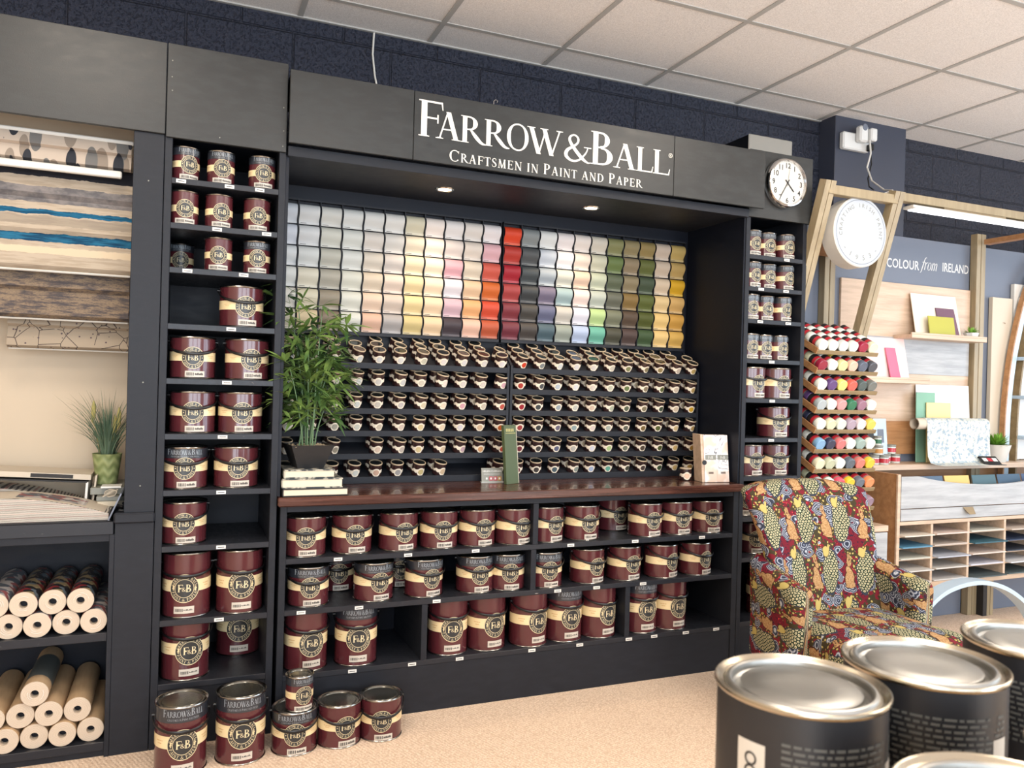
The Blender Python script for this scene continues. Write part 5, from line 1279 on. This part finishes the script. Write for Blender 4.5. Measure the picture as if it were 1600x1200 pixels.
pts = [(3.50, .05), (3.53, .18), (3.60, .29), (3.70, .355), (3.82, .388), (3.96, .398), (4.10, .378), (4.24, .325), (4.37, .24), (4.47, .13), (4.53, .0)]
pp = spl([(x, z, 0) for x, z in pts], 5); m = MB(); vs = []
for i, (x, z, _) in enumerate(pp):
    a_, b_ = pp[max(i-1, 0)], pp[min(i+1, len(pp)-1)]; d = math.hypot(b_[0]-a_[0], b_[1]-a_[1]) or 1; nx, nz = -(b_[1]-a_[1])/d, (b_[0]-a_[0])/d
    for yy, s in ((-.29, 1), (-.21, 1), (-.21, -1), (-.29, -1)): vs.append((x+nx*.011*s, yy, max(0, z+nz*.011*s)))
k = len(pp); fs = [(4*i+j, 4*i+(j+1) % 4, 4*i+4+(j+1) % 4, 4*i+4+j) for i in range(k-1) for j in range(4)]+[(0, 3, 2, 1), (4*k-4, 4*k-3, 4*k-2, 4*k-1)]
m.add(vs, fs).build('arch_strip', 'pale_blue_paint', lg)
p = thing('cabinet_post', 'short dark and pale post beneath the timber cabinet', 'post', (4.74, .25, 0)); B(0, .035, 0, .05, 0, .304).build('dark_side', 'ink', p, False); B(.036, .062, 0, .05, 0, .304).build('timber_batten', 'light_post', p); B(.066, .092, 0, .05, 0, .304).build('timber_batten', 'light_post', p)

# tall pale boards and the curved stand at the far right
for i, (xa, xb, zt) in enumerate(((4.84, 5.03, 2.04), (5.045, 5.14, 2.14), (5.15, 5.4, 2.09))):
    t_ = thing('tall_sample_board', ['tall pinkish board standing right of the timber post', 'narrow taller white board behind the curved stand', 'tall cream board at the right edge behind the curved stand'][i], 'sample board')
    B(xa, xb, .312, .340, .984, zt, .002).build('board', ['page_cream', 'white_paint', 'page_cream'][i], t_)
    if i == 0:
        for z in (1.88, 1.33): MB().tube([(4.94, .310, z), (4.948, .300, z-.008), (4.956, .310, z)], .002, 6).build('hook', 'chrome', t_)
cst = thing('curved_display_stand', 'curved timber and pale frame stand with glass-blue shelves', 'display stand')
cp = spl([(4.665, 0.90, 0), (4.668, 1.08, 0), (4.672, 1.28, 0), (4.690, 1.475, 0), (4.718, 1.65, 0), (4.755, 1.80, 0), (4.80, 1.95, 0), (4.86, 2.09, 0), (4.95, 2.22, 0), (5.08, 2.33, 0)], 4); cp = [(x*1.052, 1.39+(z-1.39)*1.052, 0) for x, z, _ in cp]
def strip(off0, off1, y0, y1, mat, nm):
    m = MB(); vs = []
    for i, (x, z, _) in enumerate(cp):
        a_, b_ = cp[max(i-1, 0)], cp[min(i+1, len(cp)-1)]; d = math.hypot(b_[0]-a_[0], b_[1]-a_[1]) or 1; nx, nz = (b_[1]-a_[1])/d, -(b_[0]-a_[0])/d
        for o_, yy in ((off0, y0), (off1, y0), (off1, y1), (off0, y1)): vs.append((x+nx*o_, yy, z+nz*o_))
    k = len(cp); m.add(vs, [(4*i+j, 4*i+4+j, 4*i+4+(j+1) % 4, 4*i+(j+1) % 4) for i in range(k-1) for j in range(4)]+[(0, 1, 2, 3), (4*k-1, 4*k-2, 4*k-3, 4*k-4)]).build(nm, mat, cst)
strip(0, .012, .262, .297, 'side_oak', 'curved_timber_edge'); strip(.012, .052, .262, .275, 'pale_blue_paint', 'curved_pale_frame'); strip(.10, .115, .25, .30, 'tray_wood', 'inner_timber_edge')

for z in (1.125, 1.385, 1.635): B(5.02, 5.8, .19, .30, z, z+.022, .002).build('glass_shelf', 'pale_blue_paint', cst)
B(5.08, 5.8, .30, .31, .99, 2.05).build('white_back', 'white_plastic', cst, False)

# ------------------------------------------------------------------ tester can rack
TR = R(27)
tr = thing('tester_rack', 'tall timber rack of sloping trays full of small coloured tester cans', 'rack')
TZ = [1.607-.1043*k for k in range(10)]
for k, z in enumerate(TZ):
    def tf(x, y, z_, z0=z, TR=TR): return (x, .002+y*cos(TR)-z_*sin(TR), z0+y*sin(TR)+z_*cos(TR))
    B(3.076, 3.505, 0, .24, -.012, -.002, .001).xf(tf).build('tray', 'tray_wood', tr); B(3.076, 3.505, -.008, 0, -.012, .010, .001).xf(tf).build('tray_lip', 'tray_wood', tr)
    B(3.070, 3.076, -.008, .24, -.012, .022, .001).xf(tf).build('tray_side', 'side_oak', tr)
B(3.03, 3.07, .24, .28, .0, 1.72).build('back_post', 'side_oak', tr); B(3.51, 3.54, .24, .28, .0, 1.72).build('back_post', 'side_oak', tr)
CW, CRM = (226, 228, 220), (220, 214, 186)
TC = [[CW, CW, (206, 210, 208), CW, (150, 30, 60), CRM], [(140, 30, 56), CW, (206, 204, 150), (226, 182, 162), (84, 94, 112), (70, 74, 84)], [CW, (92, 66, 120), (232, 218, 120), (222, 96, 84), (72, 88, 88), (108, 112, 108)],
      [(168, 178, 182), CW, (212, 150, 150), (36, 112, 80), (148, 110, 130), CW], [CW, (210, 208, 176), (212, 220, 206), (168, 152, 168), (222, 206, 208), (224, 196, 92)], [(126, 168, 204), (48, 54, 80), (214, 118, 118), CW, (148, 170, 164), CW],
      [CRM, (188, 192, 164), CW, (88, 100, 112), (214, 122, 112), (226, 192, 62)], [(190, 196, 200), CW, (224, 84, 104), (238, 192, 50), (100, 108, 120), (232, 140, 90)], [CW, (206, 206, 190), CRM, CW, CW, (146, 122, 138)], [CW, CW, CW, CW, (78, 140, 182), (70, 78, 104)]]
tc = thing('tester_can', 'can', 'tester can'); r_ = .0315
MB().lathe([(r_-.004, -.002), (r_-.001, 0), (r_, .004), (r_, .026), (r_-.001, .028)], 28, (0, 0, 0), 'y', cap=False).build('cap', 'colour_cap', tc)
MB().lathe([(0, -.0005), (r_-.006, -.0005), (r_-.004, -.002)], 28, (0, 0, 0), 'y', cap=False).build('cap_face', 'colour_cap', tc)
MB().lathe([(r_-.001, .028), (r_-.001, .034)], 28, (0, 0, 0), 'y', cap=False).build('grey_collar', 'grey_label', tc)
MB().lathe([(r_-.0005, .034), (r_-.0005, .054)], 28, (0, 0, 0), 'y', cap=False).build('red_label', 'red_label', tc)
MB().lathe([(r_-.0008, .054), (r_-.0008, .078), (r_-.006, .084), (0, .084)], 28, (0, 0, 0), 'y', cap=False).build('can_end', 'ink', tc)
note_kids(tc); first = True
for k, z in enumerate(TZ):
    for c in range(6):
        for j in range(3 if k == 0 else 2 if k < 8 else 1):
            o = tc if first else copy_tree(tc); kids = KIDS[tc.name] if first else LAST; first = False
            yl = .003+.0865*j; zl = r_+.0005
            o.location = (3.112+.0705*c, .002+yl*cos(TR)-zl*sin(TR), z+yl*sin(TR)+zl*cos(TR)); o.rotation_euler = (TR, 0, 0)
            col = TC[k][c] if (j == 0) else TC[(k*3+c+j) % 8][(c*2+j) % 6]
            if k == 0 and j: col = CW
            for q in kids:
                if q.name.startswith('cap'): q.color = S(*col)
            tag(o, f'{["front", "second", "third"][j]} tester can, {cname(col)} cap, {ORD[c]} lane of the {ORD[k]} tray down', 'tester can', 'tester cans on the sloping rack')

# ------------------------------------------------------------------ armchair
ch = thing('armchair', 'tapestry-covered armchair with hares, peacocks and leaves on burgundy', 'armchair', (2.64, -.72, 0), R(-5))
def loft(rings, cap=True, vofs=0., uofs=0.):
    m = MB(); K = len(rings[0]); uv = []; acc = 0
    prev = None
    for i, rg_ in enumerate(rings):
        if prev: acc += sum((Vector(a)-Vector(b)).length for a, b in zip(rg_, prev))/K
        prev = rg_; s = 0
        big = max(rings, key=lambda q: sum((Vector(q[j+1])-Vector(q[j])).length for j in range(K-1)))
        for j, p in enumerate(rg_):
            if j: s += (Vector(big[j])-Vector(big[j-1])).length
            m.v.append(tuple(p)); uv.append((s+uofs, acc+vofs))
    for i in range(len(rings)-1):
        for j in range(K-1): m.f.append((i*K+j, i*K+j+1, (i+1)*K+j+1, (i+1)*K+j))
    if cap: m.f += [tuple(range(K-1))[::-1], tuple((len(rings)-1)*K+j for j in range(K-1))]
    m.uv = uv; return m
def rrect(hx, hy, r, n=6):                        # closed rounded rectangle with the seam at the back centre
    r = min(r, hx*.98, hy*.98); pts = []
    for cx, cy, a0 in ((hx-r, hy-r, 0), (-hx+r, hy-r, 90), (-hx+r, -hy+r, 180), (hx-r, -hy+r, 270)):
        for i in range(n+1): a = R(a0+90*i/n); pts.append((cx+r*cos(a), cy+r*sin(a)))
    out = []
    for i in range(len(pts)):                     # subdivide long straight runs
        a, b = pts[i], pts[(i+1) % len(pts)]; d = math.hypot(b[0]-a[0], b[1]-a[1]); k = max(1, int(d/.035))
        out += [(a[0]+(b[0]-a[0])*j/k, a[1]+(b[1]-a[1])*j/k) for j in range(k)]
    st = max(range(len(out)), key=lambda i: (round(out[i][1], 4), -abs(out[i][0]))); out = out[st:]+out[:st]; return out+[out[0]]
# back rest
base = rrect(.30, .055, .05); rings = []
hs = [(-.02, .0), (-.02, .55), (-.01, .85)]
N_ = 26
for i in range(N_+1+6):
    if i <= N_: s = i/N_; e = 1.
    else: q = (i-N_)/6; s = 1+.045*sin(q*pi/2); e = max(.02, cos(q*pi/2))
    hwid = .248+.082*min(1, s)**1.2; sc = hwid/.30; ex = 1-(1-e)*.16; ring = []
    for x, y in base:
        u = x/.30; xx = x*sc*ex-.0*u; yy = y*(1.0-.15*s)*(e**.6)
        zz = .36+.60*s-.030*abs(u)**3*s-.0*s
        cy = .20+.155*s**1.15+(.035*max(0, s-.72)/.28)-.065*abs(u)**3*(1-.35*s)
        ring.append((xx, cy+yy, zz))
    rings.append(ring)
loft(rings, vofs=.30).build('backrest', 'tapestry', ch, True, 60)
# arms: lofted front to back
ARM = rrect(.046, .20, .044)
for sx in (-1, 1):
    rings = []; n = 24
    for i in range(n+9):
        if i < 4: q = i/4; y = -.065+.035*(1-cos(q*pi/2)); e = max(.25, sin(q*pi/2)*.75+.25)
        else: y = -.030+(i-4)/(n+4)*.32; e = 1
        s = (y+.065)/.355; top = .600+.075*s**2+.012*sin(pi*s); low = .215
        cx = sx*(.306-.035*s+.012*sin(pi*s)); h2 = (top-low)/2; kz = (h2-.012*(1-e))/.20
        rings.append([(cx+a*e*(1+.25*(b/.2 if b > 0 else 0)), y, low+h2+b*kz) for a, b in ARM])
    loft(rings, uofs=.12*sx, vofs=.08).build('arm', 'tapestry', ch, True, 60)
# seat cushion and seat rail
SEAT = rrect(.30, .068, .055)
rings = []; n = 18
for i in range(n+1):
    q = i/n; y = -.40+.63*q; e = min(1, sin(min(1, q*5)*pi/2)*.8+.2); wd = (.285 if y > -.16 else .285+.035*min(1, (-.16-y)/.06))*(.93+.07*e)
    rings.append([(a*wd/.30, y, .375+b*e+(.022*(1-(a/.30)**2)*sin(pi*min(1, q*1.1+.02)) if b > 0 else 0)) for a, b in SEAT])
loft(rings, uofs=.05, vofs=.17).build('seat_cushion', 'tapestry', ch, True, 60)
rings = []
for z in (.20, .205, .26, .318): rings.append([(a, b-.075, z) for a, b in rrect(.318, .315, .04)])
loft(rings, vofs=.02).build('seat_rail', 'tapestry', ch, True, 60)
for sx in (-1, 1):
    MB().tube([(sx*.28, -.35, .205), (sx*.285, -.36, .0)], [.024, .014], 14).build('leg', 'dark_leg', ch)
    MB().tube([(sx*.27, .20, .205), (sx*.28, .27, .0)], [.024, .014], 14).build('leg', 'dark_leg', ch)

# ------------------------------------------------------------------ tins in the foreground on a counter
ct = thing('shop_counter', 'pale timber counter under the dark foreground tins', 'counter')
B(.47, 1.9, -3.0, -2.49, .922, .9535, .003).build('counter_top', 'counter_wood', ct); B(.52, 1.86, -2.96, -2.53, 0, .922).build('counter_body', 'side_oak', ct, False)
def fg_tin(x, y, rz, label, first_=[None]):
    if first_[0] is None:
        t0 = thing('dark_paint_tin', label, 'paint tin'); r, h = .083, .160
        MB().lathe([(r-.001, .004), (r-.001, h-.006)], 96, cap=False).build('tin_body', 'fg_label', t0)
        MB().lathe([(r-.003, 0), (r+.001, .001), (r, .005), (r-.001, .0055)], 96).build('bottom_rim', 'steel_rim', t0)
        pr = [(r-.0012, h-.007), (r+.0008, h-.006), (r+.0024, h-.003), (r+.0020, h-.0008), (r+.0006, h), (r-.0012, h-.0008), (r-.0030, h-.0035), (r-.0065, h-.0050), (r-.0085, h-.0044)]
        MB().lathe(pr, 128, cap=False).build('rolled_rim', 'steel_rim', t0)
        MB().lathe([(r-.0085, h-.0044), (r-.0105, h-.0015), (r-.0130, h-.0010), (r-.0148, h-.0022), (r-.0160, h-.0090), (r-.0190, h-.0115), (r-.0225, h-.0100), (r-.0240, h-.0055), (r-.0265, h-.0042), (.03, h-.0050), (0, h-.0055)], 128, cap=False).build('lid', 'brushed_lid', t0)
        rg = random.Random(9); m = MB()
        for row in range(12):
            zz = h-.034-row*.0060; x_ = -.058
            while x_ < .075:
                wd = rg.uniform(.004, .013)
                if not (.048 < x_ < .056):
                    vs = []; kk = 3
                    for i in range(kk+1): a = (x_+wd*i/kk)/r; vs += [((r-.0006)*sin(a), -(r-.0006)*cos(a), zz-.0014), ((r-.0006)*sin(a), -(r-.0006)*cos(a), zz+.0014)]
                    m.add(vs, [(2*i, 2*i+2, 2*i+3, 2*i+1) for i in range(kk)])
                x_ += wd+.0025
        m.build('small_print', 'fg_text', t0)
        pt = patch_box(r-.0004, .068, .022, h-.100, h-.056).build('pale_panel', 'sticker', t0)
        sk = patch_box(r-.0004, -.088, .030, h-.085, h-.040).build('pale_sticker', 'sticker', t0)
        q = annulus(.0045, .0065, 20); wrap(quads_mb([[(x_-.088, z-.0) for x_, z in f] for f in q]+[[(x_-.088, z-.012) for x_, z in f] for f in q]), r, h-.056).build('ring_mark', 'ink', sk, False)
        note_kids(t0); first_[0] = t0; o = t0
    else: o = copy_tree(first_[0])
    o.location = (x, y, .954); o.scale = (.96, .96, .96); o.rotation_euler = (0, 0, R(rz)); tag(o, label, 'paint tin', 'dark tins in the foreground'); return o
fg_tin(.568, -2.600, -14, 'black-labelled tin in the foreground, leftmost, bluish lid reflection')
fg_tin(.742, -2.594, -38, 'black-labelled foreground tin right of the leftmost, pale creamy lid')
fg_tin(.940, -2.588, -44, 'black-labelled tin at the right edge behind the other foreground tins')
fg_tin(.544, -2.834, -40, 'black-labelled tin whose rim just rises from the bottom edge')
fg_tin(.712, -2.822, -40, 'black-labelled tin cut by the bottom right corner')
